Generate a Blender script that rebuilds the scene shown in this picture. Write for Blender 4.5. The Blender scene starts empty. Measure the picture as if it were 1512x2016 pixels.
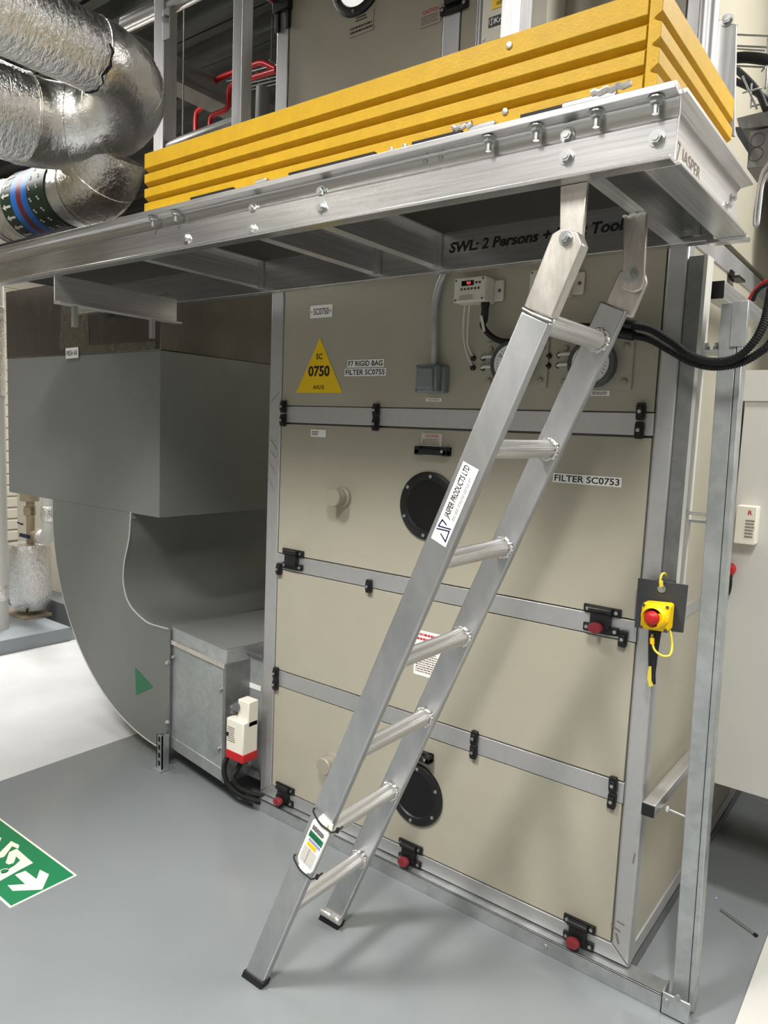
import bpy, bmesh, math, random
from mathutils import Vector, Matrix
random.seed(7)
SC = bpy.context.scene
COL = SC.collection
PI = math.pi

# ------------------------------------------------------------------ camera
cam_d = bpy.data.cameras.new('camera')
cam = bpy.data.objects.new('camera', cam_d)
COL.objects.link(cam)
SC.camera = cam
cam_d.sensor_fit = 'VERTICAL'
cam_d.sensor_height = 36.0
cam_d.lens = 36.0 * 1437.93 / 2016.0
cam_d.clip_start = 0.02
cam.matrix_world = Matrix(((0.79239, -0.10021, 0.60172, 2.02730), (0.60859, 0.06250, -0.79102, -1.92743), (0.04166, 0.99300, 0.11051, 1.50000), (0.00000, 0.00000, 0.00000, 1.00000)))

# ------------------------------------------------------------------ light
SC.view_settings.view_transform = 'Standard'
SC.view_settings.look = 'None'
SC.view_settings.gamma = 1.0
SC.view_settings.exposure = 0.0
world = bpy.data.worlds.new('world'); SC.world = world
world.use_nodes = True
world.node_tree.nodes['Background'].inputs[0].default_value = (0.9, 0.95, 1.0, 1)
world.node_tree.nodes['Background'].inputs[1].default_value = 0.022

def area(name, loc, target, sx, sy, power, color=(1, 0.98, 0.955), spread=180):
    d = bpy.data.lights.new(name, 'AREA'); d.shape = 'RECTANGLE'
    d.size = sx; d.size_y = sy; d.spread = math.radians(spread); d.energy = power; d.color = color
    o = bpy.data.objects.new(name, d); COL.objects.link(o)
    o.location = loc
    o.rotation_euler = (Vector(target) - Vector(loc)).to_track_quat('-Z', 'Y').to_euler()
    return o
area('ceiling_batten_middle', (0.4, -2.5, 3.9), (0.5, -2.2, 0.0), 0.40, 1.0, 102, spread=122)
area('ceiling_batten_corner', (2.5, -2.9, 3.9), (2.3, -2.4, 0.0), 0.30, 1.0, 98, spread=122)
area('ceiling_batten_front', (0.9, -2.2, 3.75), (0.9, -1.85, 0.0), 2.8, 0.25, 20, spread=100)
area('added_fill_back_row', (0.4, -4.5, 3.75), (0.4, -4.6, 0.0), 3.4, 0.25, 9)  # unseen lamp added to light the wall the foil reflects
area('pendant_right_aisle', (2.65, 0.25, 2.75), (1.85, 0.2, 0.9), 0.25, 1.6, 46)
area('added_fill_rear_right', (2.3, 3.0, 3.7), (2.1, 2.6, 0.0), 0.25, 1.6, 60)  # unseen lamp added to brighten the floor beyond the side duct
area('ceiling_batten_left_aisle', (-2.6, -0.8, 3.7), (-2.1, -0.2, 0.0), 0.25, 2.4, 78, (1, 0.98, 0.96))
area('ceiling_batten_far_left', (-3.4, 1.2, 3.5), (-3.4, 0.9, 0.0), 1.2, 0.25, 190, (1, 0.98, 0.96))

# ------------------------------------------------------------------ materials
def nmat(name, color, metallic=0.0, rough=0.5, spec=0.5):
    m = bpy.data.materials.new(name); m.use_nodes = True
    b = m.node_tree.nodes['Principled BSDF']
    b.inputs['Base Color'].default_value = (*color, 1)
    b.inputs['Metallic'].default_value = metallic
    b.inputs['Roughness'].default_value = rough
    b.inputs['Specular IOR Level'].default_value = spec
    return m, m.node_tree.nodes, m.node_tree.links, b
def s2l(r, g, b):
    f = lambda c: (c / 255 / 12.92) if c / 255 <= 0.04045 else ((c / 255 + 0.055) / 1.055) ** 2.4
    return (f(r), f(g), f(b))
def coords(N, L, scale=(1, 1, 1), kind='Object'):
    t = N.new('ShaderNodeTexCoord'); mp = N.new('ShaderNodeMapping')
    mp.inputs['Scale'].default_value = scale
    L.new(t.outputs[kind], mp.inputs['Vector']); return mp.outputs[0]
def noise(N, L, vec, scale, detail=3, rough=0.5):
    n = N.new('ShaderNodeTexNoise'); n.inputs['Scale'].default_value = scale
    n.inputs['Detail'].default_value = detail; n.inputs['Roughness'].default_value = rough
    L.new(vec, n.inputs['Vector']); return n.outputs['Fac']
def ramp(N, L, fac, stops):
    r = N.new('ShaderNodeValToRGB'); L.new(fac, r.inputs['Fac'])
    e = r.color_ramp.elements
    while len(e) < len(stops): e.new(0.5)
    for i, (p, c) in enumerate(stops):
        e[i].position = p; e[i].color = (*c, 1) if len(c) == 3 else c
    return r.outputs['Color']
def rng(N, L, fac, a, b, lo=0.0, hi=1.0):
    m = N.new('ShaderNodeMapRange'); L.new(fac, m.inputs['Value'])
    m.inputs['From Min'].default_value = lo; m.inputs['From Max'].default_value = hi
    m.inputs['To Min'].default_value = a; m.inputs['To Max'].default_value = b
    return m.outputs['Result']
def bump(N, L, h, b, strength=0.2, dist=0.01):
    n = N.new('ShaderNodeBump'); n.inputs['Strength'].default_value = strength
    n.inputs['Distance'].default_value = dist
    L.new(h, n.inputs['Height']); L.new(n.outputs[0], b.inputs['Normal'])
def mixc(N, L, fac, a, b):
    m = N.new('ShaderNodeMix'); m.data_type = 'RGBA'
    L.new(fac, m.inputs[0])
    for s, v in ((m.inputs[6], a), (m.inputs[7], b)):
        if hasattr(v, 'is_linked'): L.new(v, s)
        else: s.default_value = (*v, 1)
    return m.outputs[2]

def brushed(name, c1, c2, stretch, rough=(0.28, 0.45), metallic=0.92):
    m, N, L, b = nmat(name, c1, metallic)
    v = coords(N, L, stretch)
    f = noise(N, L, v, 12, 4, 0.6)
    g = noise(N, L, coords(N, L, stretch), 1.2, 1, 0.5)
    L.new(ramp(N, L, f, [(0.3, c1), (0.7, c2)]), b.inputs['Base Color'])
    L.new(rng(N, L, g, rough[0], rough[1], 0.3, 0.7), b.inputs['Roughness'])
    return m
A1, A2 = (0.54, 0.53, 0.515), (0.76, 0.75, 0.735)
M = {}
M['alu_x'] = brushed('brushed_aluminium_along_beam', A1, A2, (0.3, 14, 14), (0.22, 0.32))
M['alu_y'] = brushed('brushed_aluminium_across', A1, A2, (14, 0.3, 14), (0.3, 0.42), 0.8)
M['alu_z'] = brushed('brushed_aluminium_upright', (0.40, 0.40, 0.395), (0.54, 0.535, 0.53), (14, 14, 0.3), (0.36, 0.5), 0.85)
M['alu_stile'] = brushed('mill_aluminium_stile', (0.47, 0.48, 0.49), (0.56, 0.56, 0.56), (3, 14, 1.2), (0.32, 0.46))
M['alu_frame'] = brushed('satin_aluminium_frame', (0.50, 0.495, 0.49), (0.54, 0.535, 0.53), (4, 4, 4), (0.40, 0.52), 0.75)
M['alu_warm'] = brushed('tinted_aluminium_plate', (0.60, 0.56, 0.50), (0.74, 0.70, 0.64), (10, 10, 3), (0.3, 0.48))
M['weld'] = brushed('weld_bead', (0.62, 0.60, 0.57), (0.8, 0.78, 0.75), (60, 60, 60), (0.25, 0.5))
M['rung'] = brushed('ribbed_aluminium_rung', (0.66, 0.65, 0.63), (0.8, 0.79, 0.77), (10, 0.5, 10), (0.28, 0.42))
M['zinc'] = nmat('zinc_bolt', (0.52, 0.53, 0.52), 0.95, 0.32)[0]
M['steel_dark'] = nmat('dark_steel', (0.12, 0.12, 0.12), 0.7, 0.45)[0]

def galv(name, c1, c2, scale=40, rough=(0.35, 0.55), met=0.75):
    m, N, L, b = nmat(name, c1, met)
    v = coords(N, L)
    vo = N.new('ShaderNodeTexVoronoi'); vo.inputs['Scale'].default_value = scale
    L.new(v, vo.inputs['Vector'])
    n = noise(N, L, v, 9, 5, 0.65)
    mx = N.new('ShaderNodeMath'); mx.operation = 'MULTIPLY'
    sep = N.new('ShaderNodeSeparateColor'); L.new(vo.outputs['Color'], sep.inputs[0])
    ad = N.new('ShaderNodeMath'); ad.operation = 'MULTIPLY_ADD'
    L.new(sep.outputs[0], ad.inputs[0]); ad.inputs[1].default_value = 0.16; L.new(n, ad.inputs[2])
    L.new(ramp(N, L, ad.outputs[0], [(0.3, c1), (0.85, c2)]), b.inputs['Base Color'])
    L.new(rng(N, L, n, rough[0], rough[1], 0.3, 0.7), b.inputs['Roughness'])
    return m
M['galv'] = galv('galvanised_steel', (0.36, 0.38, 0.38), (0.56, 0.58, 0.58))
M['galv_dark'] = galv('weathered_galvanised_steel', (0.20, 0.205, 0.205), (0.30, 0.30, 0.30), 60)
M['galv_panel'] = galv('spangled_galvanised_sheet', (0.30, 0.325, 0.32), (0.46, 0.485, 0.475), 55, (0.4, 0.6), 0.55)

def paint(name, c, rough=0.5, var=0.06, bstr=0.03, spec=0.4, sc=6):
    m, N, L, b = nmat(name, c, 0, rough, spec)
    v = coords(N, L)
    n = noise(N, L, v, sc, 5, 0.6)
    L.new(ramp(N, L, n, [(0.3, tuple(x * (1 - var) for x in c)), (0.7, tuple(min(1, x * (1 + var)) for x in c))]), b.inputs['Base Color'])
    if bstr:
        bump(N, L, noise(N, L, v, 220, 2), b, bstr, 0.002)
    return m
M['panel'] = paint('stone_grey_coated_panel', s2l(165, 160, 143), 0.42, 0.035)
M['duct'] = paint('grey_painted_duct', s2l(124, 126, 122), 0.46, 0.03)
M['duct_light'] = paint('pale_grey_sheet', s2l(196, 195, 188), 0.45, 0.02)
M['yellow'] = paint('yellow_grp', s2l(184, 144, 6), 0.55, 0.07, 0.25, 0.4, 30)
M['yellow_bright'] = paint('yellow_plastic', s2l(244, 200, 8), 0.35, 0.02, 0)
M['yellow_pale'] = paint('pale_yellow_cable', s2l(226, 206, 70), 0.4, 0.02, 0)
M['sign_yellow'] = paint('sign_yellow', s2l(236, 194, 8), 0.4, 0.02, 0)
M['white'] = paint('white_label', s2l(238, 236, 230), 0.45, 0.01, 0)
M['label_grey'] = paint('pale_label', s2l(205, 200, 188), 0.45, 0.01, 0)
M['black'] = paint('black_plastic', s2l(24, 24, 25), 0.42, 0.1, 0)
M['ink'] = nmat('black_ink', s2l(26, 24, 26), 0, 0.5)[0]
M['ink_red'] = nmat('red_ink', s2l(190, 36, 52), 0, 0.5)[0]
M['ink_dim'] = nmat('grey_ink', s2l(120, 105, 98), 0, 0.5)[0]
M['rubber'] = paint('black_rubber', s2l(20, 20, 20), 0.65, 0.1, 0)
M['red'] = paint('red_plastic', s2l(180, 28, 32), 0.35, 0.03, 0)
M['red_knob'] = paint('dull_red_knob', s2l(128, 40, 46), 0.45, 0.05, 0)
M['red_pipe'] = paint('red_pipe_paint', s2l(176, 22, 26), 0.35, 0.05, 0)
M['beige_box'] = paint('beige_enclosure', s2l(206, 201, 186), 0.45, 0.02, 0.02)
M['ivory'] = paint('ivory_plastic', s2l(226, 221, 206), 0.42, 0.02, 0)
M['grey_box'] = paint('grey_plastic_box', s2l(116, 124, 125), 0.42, 0.04, 0.02)
M['slate'] = paint('dark_slate_sheet', s2l(54, 57, 60), 0.5, 0.03, 0)
M['green'] = paint('green_sign', s2l(24, 116, 72), 0.4, 0.05, 0)
M['cream_sign'] = paint('photoluminescent_cream', s2l(232, 228, 205), 0.5, 0.04, 0)
M['gauge_ring'] = paint('dark_gauge_ring', s2l(70, 72, 72), 0.4, 0.04, 0)
M['port_grey'] = paint('taupe_port_cap', s2l(150, 143, 128), 0.35, 0.03, 0)
M['cream_wall'] = paint('cream_wall', s2l(222, 214, 196), 0.7, 0.03, 0.05)
M['wall_grey'] = paint('pale_wall', s2l(205, 203, 196), 0.75, 0.03, 0.05)
M['kerb'] = paint('grey_kerb_paint', s2l(140, 146, 150), 0.4, 0.06)
M['dark'] = nmat('soot_black_void', (0.006, 0.006, 0.006), 0, 0.8)[0]
M['ply'] = paint('dark_deck_board', s2l(46, 42, 38), 0.6, 0.15)
M['brass'] = paint('aged_brass', s2l(150, 136, 112), 0.4, 0.15, 0)
M['navy'] = paint('navy_ink', s2l(24, 24, 62), 0.5, 0.02, 0)
M['blue'] = paint('blue_band', s2l(30, 120, 214), 0.4, 0.03, 0)
M['maroon'] = paint('maroon_band', s2l(120, 38, 46), 0.4, 0.03, 0)
M['dkgreen'] = paint('dark_green_band', s2l(32, 58, 34), 0.4, 0.05, 0)
M['trunk'] = paint('grey_trunking', s2l(120, 118, 112), 0.5, 0.04, 0)
M['tubing'] = nmat('clear_tubing', (0.62, 0.6, 0.55), 0, 0.15)[0]
M['concrete'] = paint('stained_concrete', s2l(150, 138, 118), 0.7, 0.25, 0.2, 0.3, 4)

m, N, L, b = nmat('black_door_glass', (0.008, 0.008, 0.008), 0, 0.08, 0.3); M['port_glass'] = m
m, N, L, b = nmat('white_lit_port', (0.8, 0.8, 0.78), 0, 0.3); b.inputs['Emission Color'].default_value = (1, 0.97, 0.93, 1); b.inputs['Emission Strength'].default_value = 0.7; M['port_lit'] = m
m, N, L, b = nmat('red_led', (0.6, 0.02, 0.03), 0, 0.4); b.inputs['Emission Color'].default_value = (1, 0.08, 0.1, 1); b.inputs['Emission Strength'].default_value = 1.6; M['led'] = m
m, N, L, b = nmat('clear_cover', (0.9, 0.9, 0.9), 0, 0.1)
b.inputs['Transmission Weight'].default_value = 0.9; M['clear'] = m

# crinkled foil jacket
def foil(name, scale=1.0, stretch=(1, 1, 1), col=(0.72, 0.71, 0.69), strength=0.55, stain=0.35, rr=(0.16, 0.34)):
    m, N, L, b = nmat(name, col, 1.0, 0.2)
    v = coords(N, L, stretch)
    n1 = noise(N, L, v, 26 * scale, 5, 0.65)
    n2 = noise(N, L, v, 95 * scale, 3, 0.6)
    vo = N.new('ShaderNodeTexVoronoi'); vo.feature = 'DISTANCE_TO_EDGE'; vo.inputs['Scale'].default_value = 22 * scale
    L.new(v, vo.inputs['Vector'])
    a = N.new('ShaderNodeMath'); a.operation = 'MULTIPLY_ADD'; L.new(n2, a.inputs[0]); a.inputs[1].default_value = 0.45; L.new(n1, a.inputs[2])
    a2 = N.new('ShaderNodeMath'); a2.operation = 'MULTIPLY_ADD'; L.new(vo.outputs['Distance'], a2.inputs[0]); a2.inputs[1].default_value = 0.5; L.new(a.outputs[0], a2.inputs[2])
    bump(N, L, a2.outputs[0], b, strength, 0.012)
    st = noise(N, L, coords(N, L), 5, 4, 0.7)
    L.new(ramp(N, L, st, [(0.35, col), (0.75, (col[0] * (1 - stain * 0.3), col[1] * (1 - stain * 0.5), col[2] * (1 - stain)))]), b.inputs['Base Color'])
    L.new(rng(N, L, n1, rr[0], rr[1], 0.3, 0.7), b.inputs['Roughness'])
    return m
M['foil'] = foil('crinkled_foil_jacket', 1.0, (1.0, 2.4, 1.0), (0.86, 0.855, 0.84), 0.6, 0.12)
M['foil_smooth'] = foil('taped_foil', 0.6, (1, 1, 1), (0.84, 0.83, 0.81), 0.42, 0.15, (0.26, 0.44))
M['foil_old'] = foil('scuffed_foil', 1.2, (1, 1, 1), (0.74, 0.72, 0.69), 0.5, 0.4)
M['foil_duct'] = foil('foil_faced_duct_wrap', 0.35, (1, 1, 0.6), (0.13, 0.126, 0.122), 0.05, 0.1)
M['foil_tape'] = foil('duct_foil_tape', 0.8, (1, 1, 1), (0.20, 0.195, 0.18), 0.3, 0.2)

# floor: glossy grey epoxy, with soft roller marks, dust and a few chips
def floor_mat():
    c = s2l(124, 128, 129)
    m, N, L, b = nmat('grey_epoxy_floor', c, 0, 0.25, 0.5)
    v = coords(N, L)
    n = noise(N, L, v, 1.6, 5, 0.6); n2 = noise(N, L, v, 14, 5, 0.7)
    base = ramp(N, L, n, [(0.3, tuple(x * 0.965 for x in c)), (0.7, tuple(x * 1.035 for x in c))])
    chips = ramp(N, L, noise(N, L, v, 33, 2, 0.4), [(0.80, (0, 0, 0)), (0.815, (1, 1, 1))])
    sc = N.new('ShaderNodeSeparateColor'); L.new(chips, sc.inputs[0])
    L.new(mixc(N, L, sc.outputs[0], base, s2l(200, 202, 200)), b.inputs['Base Color'])
    L.new(rng(N, L, n2, 0.13, 0.24, 0.3, 0.7), b.inputs['Roughness'])
    bump(N, L, noise(N, L, v, 30, 3), b, 0.03, 0.003)
    return m
M['floor'] = floor_mat()
M['pale_floor'] = paint('pale_floor_strip', s2l(206, 207, 206), 0.3, 0.04, 0.04)  # paler floor colour for the strip along the left aisle
def deck_ceiling():
    m, N, L, b = nmat('dark_profiled_ceiling_deck', s2l(74, 76, 76), 0.3, 0.5)
    n = noise(N, L, coords(N, L, (0.4, 4, 4)), 6, 4)
    L.new(ramp(N, L, n, [(0.3, s2l(50, 52, 52)), (0.7, s2l(76, 77, 76))]), b.inputs['Base Color'])
    return m
M['ceiling'] = deck_ceiling()

# ------------------------------------------------------------------ mesh helpers
class MB:
    def __init__(s): s.bm = bmesh.new()
    def quad(s, *pts):
        s.bm.faces.new([s.bm.verts.new(p) for p in pts]); return s
    def box(s, x0, x1, y0, y1, z0, z1):
        x0, x1 = sorted((x0, x1)); y0, y1 = sorted((y0, y1)); z0, z1 = sorted((z0, z1))
        v = [s.bm.verts.new((x, y, z)) for x in (x0, x1) for y in (y0, y1) for z in (z0, z1)]
        for f in ((0, 1, 3, 2), (4, 6, 7, 5), (0, 4, 5, 1), (2, 3, 7, 6), (0, 2, 6, 4), (1, 5, 7, 3)):
            s.bm.faces.new([v[i] for i in f])
        return s
    def prism(s, poly, ext):
        ext = Vector(ext)
        a = [s.bm.verts.new(Vector(p)) for p in poly]; b = [s.bm.verts.new(Vector(p) + ext) for p in poly]
        n = len(a)
        s.bm.faces.new(a[::-1]); s.bm.faces.new(b)
        for i in range(n): s.bm.faces.new((a[i], a[(i + 1) % n], b[(i + 1) % n], b[i]))
        return s
    def lathe(s, o, ax, prof, n=24, phase=0.0):
        o = Vector(o); ax = Vector(ax).normalized()
        u = ax.orthogonal().normalized(); w = ax.cross(u)
        if abs(ax.y) > 0.9: u = Vector((1, 0, 0)); w = ax.cross(u)
        rings = []
        for r, h in prof:
            rings.append([s.bm.verts.new(o + ax * h + (u * math.cos(phase + 2 * PI * k / n) + w * math.sin(phase + 2 * PI * k / n)) * max(r, 1e-5)) for k in range(n)])
        for A, B in zip(rings, rings[1:]):
            for k in range(n): s.bm.faces.new((A[k], A[(k + 1) % n], B[(k + 1) % n], B[k]))
        s.bm.faces.new(rings[0][::-1]); s.bm.faces.new(rings[-1])
        return s
    def cyl(s, p0, p1, r, n=16, r2=None):
        p0, p1 = Vector(p0), Vector(p1)
        return s.lathe(p0, p1 - p0, [(r, 0), (r if r2 is None else r2, (p1 - p0).length)], n)
    def tube(s, pts, r, n=10, rf=None):
        pts = [Vector(p) for p in pts]; m = len(pts)
        T = [(pts[min(i + 1, m - 1)] - pts[max(i - 1, 0)]).normalized() for i in range(m)]
        u = T[0].orthogonal().normalized(); rings = []
        for i in range(m):
            u = (u - T[i] * u.dot(T[i])).normalized(); w = T[i].cross(u)
            rr = rf(i) if rf else r
            rings.append([s.bm.verts.new(pts[i] + (u * math.cos(2 * PI * k / n) + w * math.sin(2 * PI * k / n)) * rr) for k in range(n)])
        for A, B in zip(rings, rings[1:]):
            for k in range(n): s.bm.faces.new((A[k], A[(k + 1) % n], B[(k + 1) % n], B[k]))
        s.bm.faces.new(rings[0][::-1]); s.bm.faces.new(rings[-1])
        return s
    def bolt(s, p, ax, r=0.009, h=0.007, washer=True, stud=0.0):
        p = Vector(p); ax = Vector(ax).normalized()
        if washer: s.cyl(p, p + ax * 0.0025, r * 1.35, 18)
        s.cyl(p + ax * 0.0025, p + ax * (0.0025 + h), r, 6)
        s.cyl(p + ax * (0.002 + h), p + ax * (0.004 + h), r * 0.6, 12)
        if stud: s.cyl(p, p + ax * stud, r * 0.55, 12)
        return s
    def build(s, name, mat, parent=None, smooth=True, bevel=0.0, org=None, seg=2):
        bmesh.ops.recalc_face_normals(s.bm, faces=s.bm.faces)
        me = bpy.data.meshes.new(name)
        if parent is not None: off = WORLD[parent.name]
        elif org is not None: off = Vector(org)
        else:
            vs = [v.co for v in s.bm.verts]
            off = Vector(((min(v.x for v in vs) + max(v.x for v in vs)) / 2, (min(v.y for v in vs) + max(v.y for v in vs)) / 2, min(v.z for v in vs)))
        bmesh.ops.translate(s.bm, verts=s.bm.verts, vec=-off)
        s.bm.to_mesh(me); s.bm.free()
        if smooth:
            me.shade_smooth(); me.set_sharp_from_angle(angle=math.radians(38))
        me.materials.append(mat)
        o = bpy.data.objects.new(name, me); COL.objects.link(o)
        if parent is None: o.location = off
        else: o.parent = parent
        WORLD[o.name] = off.copy()
        if bevel:
            bv = o.modifiers.new('edge', 'BEVEL'); bv.width = bevel; bv.segments = seg; bv.limit_method = 'ANGLE'; bv.angle_limit = math.radians(40)
        return o
WORLD = {}
def thing(name, loc, label, cat, group=None):
    o = bpy.data.objects.new(name, None); COL.objects.link(o); o.location = loc
    o.empty_display_size = 0.05
    WORLD[o.name] = Vector(loc)
    return tag(o, label, cat, group)
def tag(o, label, cat, group=None):
    o['label'] = label; o['category'] = cat
    if group: o['group'] = group
    return o
def structure(o):
    o['kind'] = 'structure'; return o
def look(o, label):
    o['label'] = label; return o
def rotated(o, loc=None): return o
def copy_tree(o, loc=None, parent=None):
    c = o.copy(); COL.objects.link(c)
    if parent is not None: c.parent = parent
    if loc is not None: c.location = loc
    for ch in [x for x in bpy.data.objects if x.parent == o]: copy_tree(ch, None, c)
    return c
def smooth_path(pts, n=8):
    P = [Vector(p) for p in pts]; P = [P[0] * 2 - P[1]] + P + [P[-1] * 2 - P[-2]]
    out = []
    for i in range(1, len(P) - 2):
        for k in range(n):
            t = k / n; a, b, c, d = P[i - 1], P[i], P[i + 1], P[i + 2]
            out.append(0.5 * ((2 * b) + (c - a) * t + (2 * a - 5 * b + 4 * c - d) * t * t + (3 * b - a - 3 * c + d) * t ** 3))
    out.append(P[-2]); return out
def resample(pts, step):
    pts = [Vector(p) for p in pts]; cum = [0.0]
    for a, b in zip(pts, pts[1:]): cum.append(cum[-1] + (b - a).length)
    n = max(2, int(cum[-1] / step)); out = []; j = 0
    for i in range(n + 1):
        d = cum[-1] * i / n
        while j < len(pts) - 2 and cum[j + 1] < d: j += 1
        seg = cum[j + 1] - cum[j]
        out.append(pts[j].lerp(pts[j + 1], (d - cum[j]) / seg if seg > 0 else 0))
    return out
def corrugated(mb, pts, r, pitch=0.006):
    pp = resample(smooth_path(pts, 24), pitch / 4)
    return mb.tube(pp, r, 12, rf=lambda i: r if i % 4 in (0, 1) else r * 0.82)
_txt = {}
def text_mesh(body, bold=0.0):
    k = (body, bold)
    if k in _txt: return _txt[k]
    cu = bpy.data.curves.new('lettering', 'FONT'); cu.body = body; cu.size = 1.0
    cu.resolution_u = 3; cu.offset = bold
    o = bpy.data.objects.new('lettering_source', cu); COL.objects.link(o)
    bpy.context.view_layer.update()
    dg = bpy.context.evaluated_depsgraph_get()
    me = bpy.data.meshes.new_from_object(o.evaluated_get(dg), depsgraph=dg)
    vs = [v.co.copy() for v in me.vertices]; fs = [tuple(p.vertices) for p in me.polygons]
    bpy.data.objects.remove(o); bpy.data.curves.remove(cu); bpy.data.meshes.remove(me)
    x0, x1 = min(v.x for v in vs), max(v.x for v in vs); y0, y1 = min(v.y for v in vs), max(v.y for v in vs)
    _txt[k] = ([((v.x - x0) / (x1 - x0) - 0.5, (v.y - y0) / (y1 - y0) - 0.5) for v in vs], fs)
    return _txt[k]
def add_text(mb, body, c, right, up, w, h, lift=0.0006, bold=0.0, shear=0.0):
    vs, fs = text_mesh(body, bold); c = Vector(c)
    r = Vector(right).normalized(); u = Vector(up); u = (u - r * u.dot(r)).normalized(); n = r.cross(u)
    V = [mb.bm.verts.new(c + r * (x * w + shear * y * h) + u * (y * h) + n * lift) for x, y in vs]
    for f in fs:
        try: mb.bm.faces.new([V[i] for i in f])
        except ValueError: pass
    return mb
def plate(mb, c, right, up, w, h, t=0.0012):
    c = Vector(c); r = Vector(right).normalized(); u = Vector(up); u = (u - r * u.dot(r)).normalized(); n = r.cross(u)
    P = [c - r * w / 2 - u * h / 2, c + r * w / 2 - u * h / 2, c + r * w / 2 + u * h / 2, c - r * w / 2 + u * h / 2]
    return mb.prism(P, n * t)
def print_lines(mb, c, right, up, w, h, rows, lift=0.0015, frac=0.45, seed=1):
    rd = random.Random(seed); c = Vector(c); r = Vector(right).normalized(); u = Vector(up); u = (u - r * u.dot(r)).normalized()
    for i in range(rows):
        y = h * (0.5 - (i + 0.5) / rows); x = -w / 2
        end = w / 2 - rd.random() * w * 0.15
        while x < end:
            l = min(w * (0.04 + 0.1 * rd.random()), end - x)
            if l > w * 0.01: plate(mb, c + r * (x + l / 2) + u * y, r, u, l, h / rows * frac, lift)
            x += l + w * 0.025
    return mb
XR, ZU, YB = (1, 0, 0), (0, 0, 1), (0, 1, 0)

# ================================================================== the setting
fl = MB().box(-6.5, 5.0, -5.2, 5.5, -0.1, 0.0).build('floor', M['floor']); structure(fl)
wk = MB().box(-2.54, -0.925, -3.0, 3.5, 0.0, 0.0015).build('trim_1', M['pale_floor']); structure(wk)
cb = MB()
cb.box(-6.5, 5.0, -5.2, 5.5, 4.05, 4.15)
for i in range(34):
    y = -5.1 + i * 0.31
    cb.prism([(-6.5, y, 4.05), (-6.5, y + 0.04, 3.97), (-6.5, y + 0.13, 3.97), (-6.5, y + 0.17, 4.05)], (11.5, 0, 0))
    cb.box(-6.5, 5.0, y + 0.22, y + 0.25, 4.03, 4.05)
structure(cb.build('ceiling', M['ceiling']))
structure(MB().box(-6.5, 5.0, -5.3, -5.2, 0, 4.05).build('wall_front', M['wall_grey']))
structure(MB().box(-6.5, 5.0, 5.5, 5.6, 0, 4.05).build('wall_back', M['duct']))
structure(MB().box(5.0, 5.1, -5.2, 5.5, 0, 4.05).build('wall_right', M['wall_grey']))
wl = MB().box(-6.6, -6.5, -5.2, 5.5, 0, 4.05)
for i in range(30): wl.prism([(-6.5, -5.2, 0.05 + i * 0.13), (-6.47, -5.2, 0.06 + i * 0.13), (-6.47, -5.2, 0.15 + i * 0.13), (-6.5, -5.2, 0.17 + i * 0.13)], (0, 10.7, 0))
structure(wl.build('wall_left', M['cream_wall']))

# ================================================================== lower air handling unit
def clamp(par, x, z, y=0.0, h=0.045, tilt=0.0):
    c = MB()
    w = 0.0115
    P = [(x - w * 0.8, z - h / 2), (x + w * 0.8, z - h / 2), (x + w, z - h / 2 + 0.008), (x + w, z + h / 2 - 0.008), (x + w * 0.8, z + h / 2), (x - w * 0.8, z + h / 2), (x - w, z + h / 2 - 0.008), (x - w, z - h / 2 + 0.008)]
    ca, sa = math.cos(tilt), math.sin(tilt)
    P = [(x + (a - x) * ca - (b - z) * sa, z + (a - x) * sa + (b - z) * ca) for a, b in P]
    c.prism([(a, y, b) for a, b in P], (0, -0.013, 0))
    c.prism([(x + (a - x) * 0.7, y - 0.013, z + (b - z) * 0.6) for a, b in P], (0, -0.006, 0))
    o = c.build('clamp', M['black'], par, bevel=0.0015)
    MB().cyl((x, y - 0.018, z), (x, y - 0.0215, z), 0.0048, 14).build('screw', M['zinc'], o)
    return o
def latch(par, x, z, w=0.1, knob=True, y=0.0):
    c = MB()
    for dz, k in ((0.026, 1.0), (-0.026, 0.96)):
        c.prism([(x - w / 2 * k, y, z + dz - 0.011), (x - w * 0.2, y, z + dz - 0.014), (x + w * 0.2, y, z + dz - 0.014), (x + w / 2 * k, y, z + dz - 0.011), (x + w / 2 * k, y, z + dz + 0.011), (x - w / 2 * k, y, z + dz + 0.011)], (0, -0.008, 0))
        c.cyl((x - w * 0.38, y, z + dz), (x - w * 0.38, y - 0.011, z + dz), 0.0085, 14)
        c.cyl((x + w * 0.38, y, z + dz), (x + w * 0.38, y - 0.011, z + dz), 0.0085, 14)
    c.box(x - w * 0.26, x + w * 0.26, y, y - 0.022, z - 0.02, z + 0.034)
    c.cyl((x - w * 0.3, y - 0.02, z + 0.028), (x + w * 0.3, y - 0.02, z + 0.028), 0.009, 14)
    o = c.build('latch', M['black'], par, bevel=0.001)
    for dz in (0.026, -0.026):
        for sx in (-1, 1): MB().cyl((x + sx * w * 0.38, y - 0.011, z + dz), (x + sx * w * 0.38, y - 0.0125, z + dz), 0.0052, 12).build('screw', M['zinc'], o)
    if knob:
        k = MB().lathe((x - w * 0.04, y - 0.02, z - 0.018), (0, -1, 0), [(0.010, 0), (0.010, 0.008), (0.017, 0.010), (0.0175, 0.022), (0.015, 0.026), (0.004, 0.0265)], 20)
        bmesh.ops.scale(k.bm, vec=(1.15, 1, 0.85), space=Matrix.Translation((-(x - w * 0.04), 0, -(z - 0.018))), verts=k.bm.verts)
        look(k.build('knob', M['red_knob'], o), 'dull red oval knob')
    return o
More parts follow.
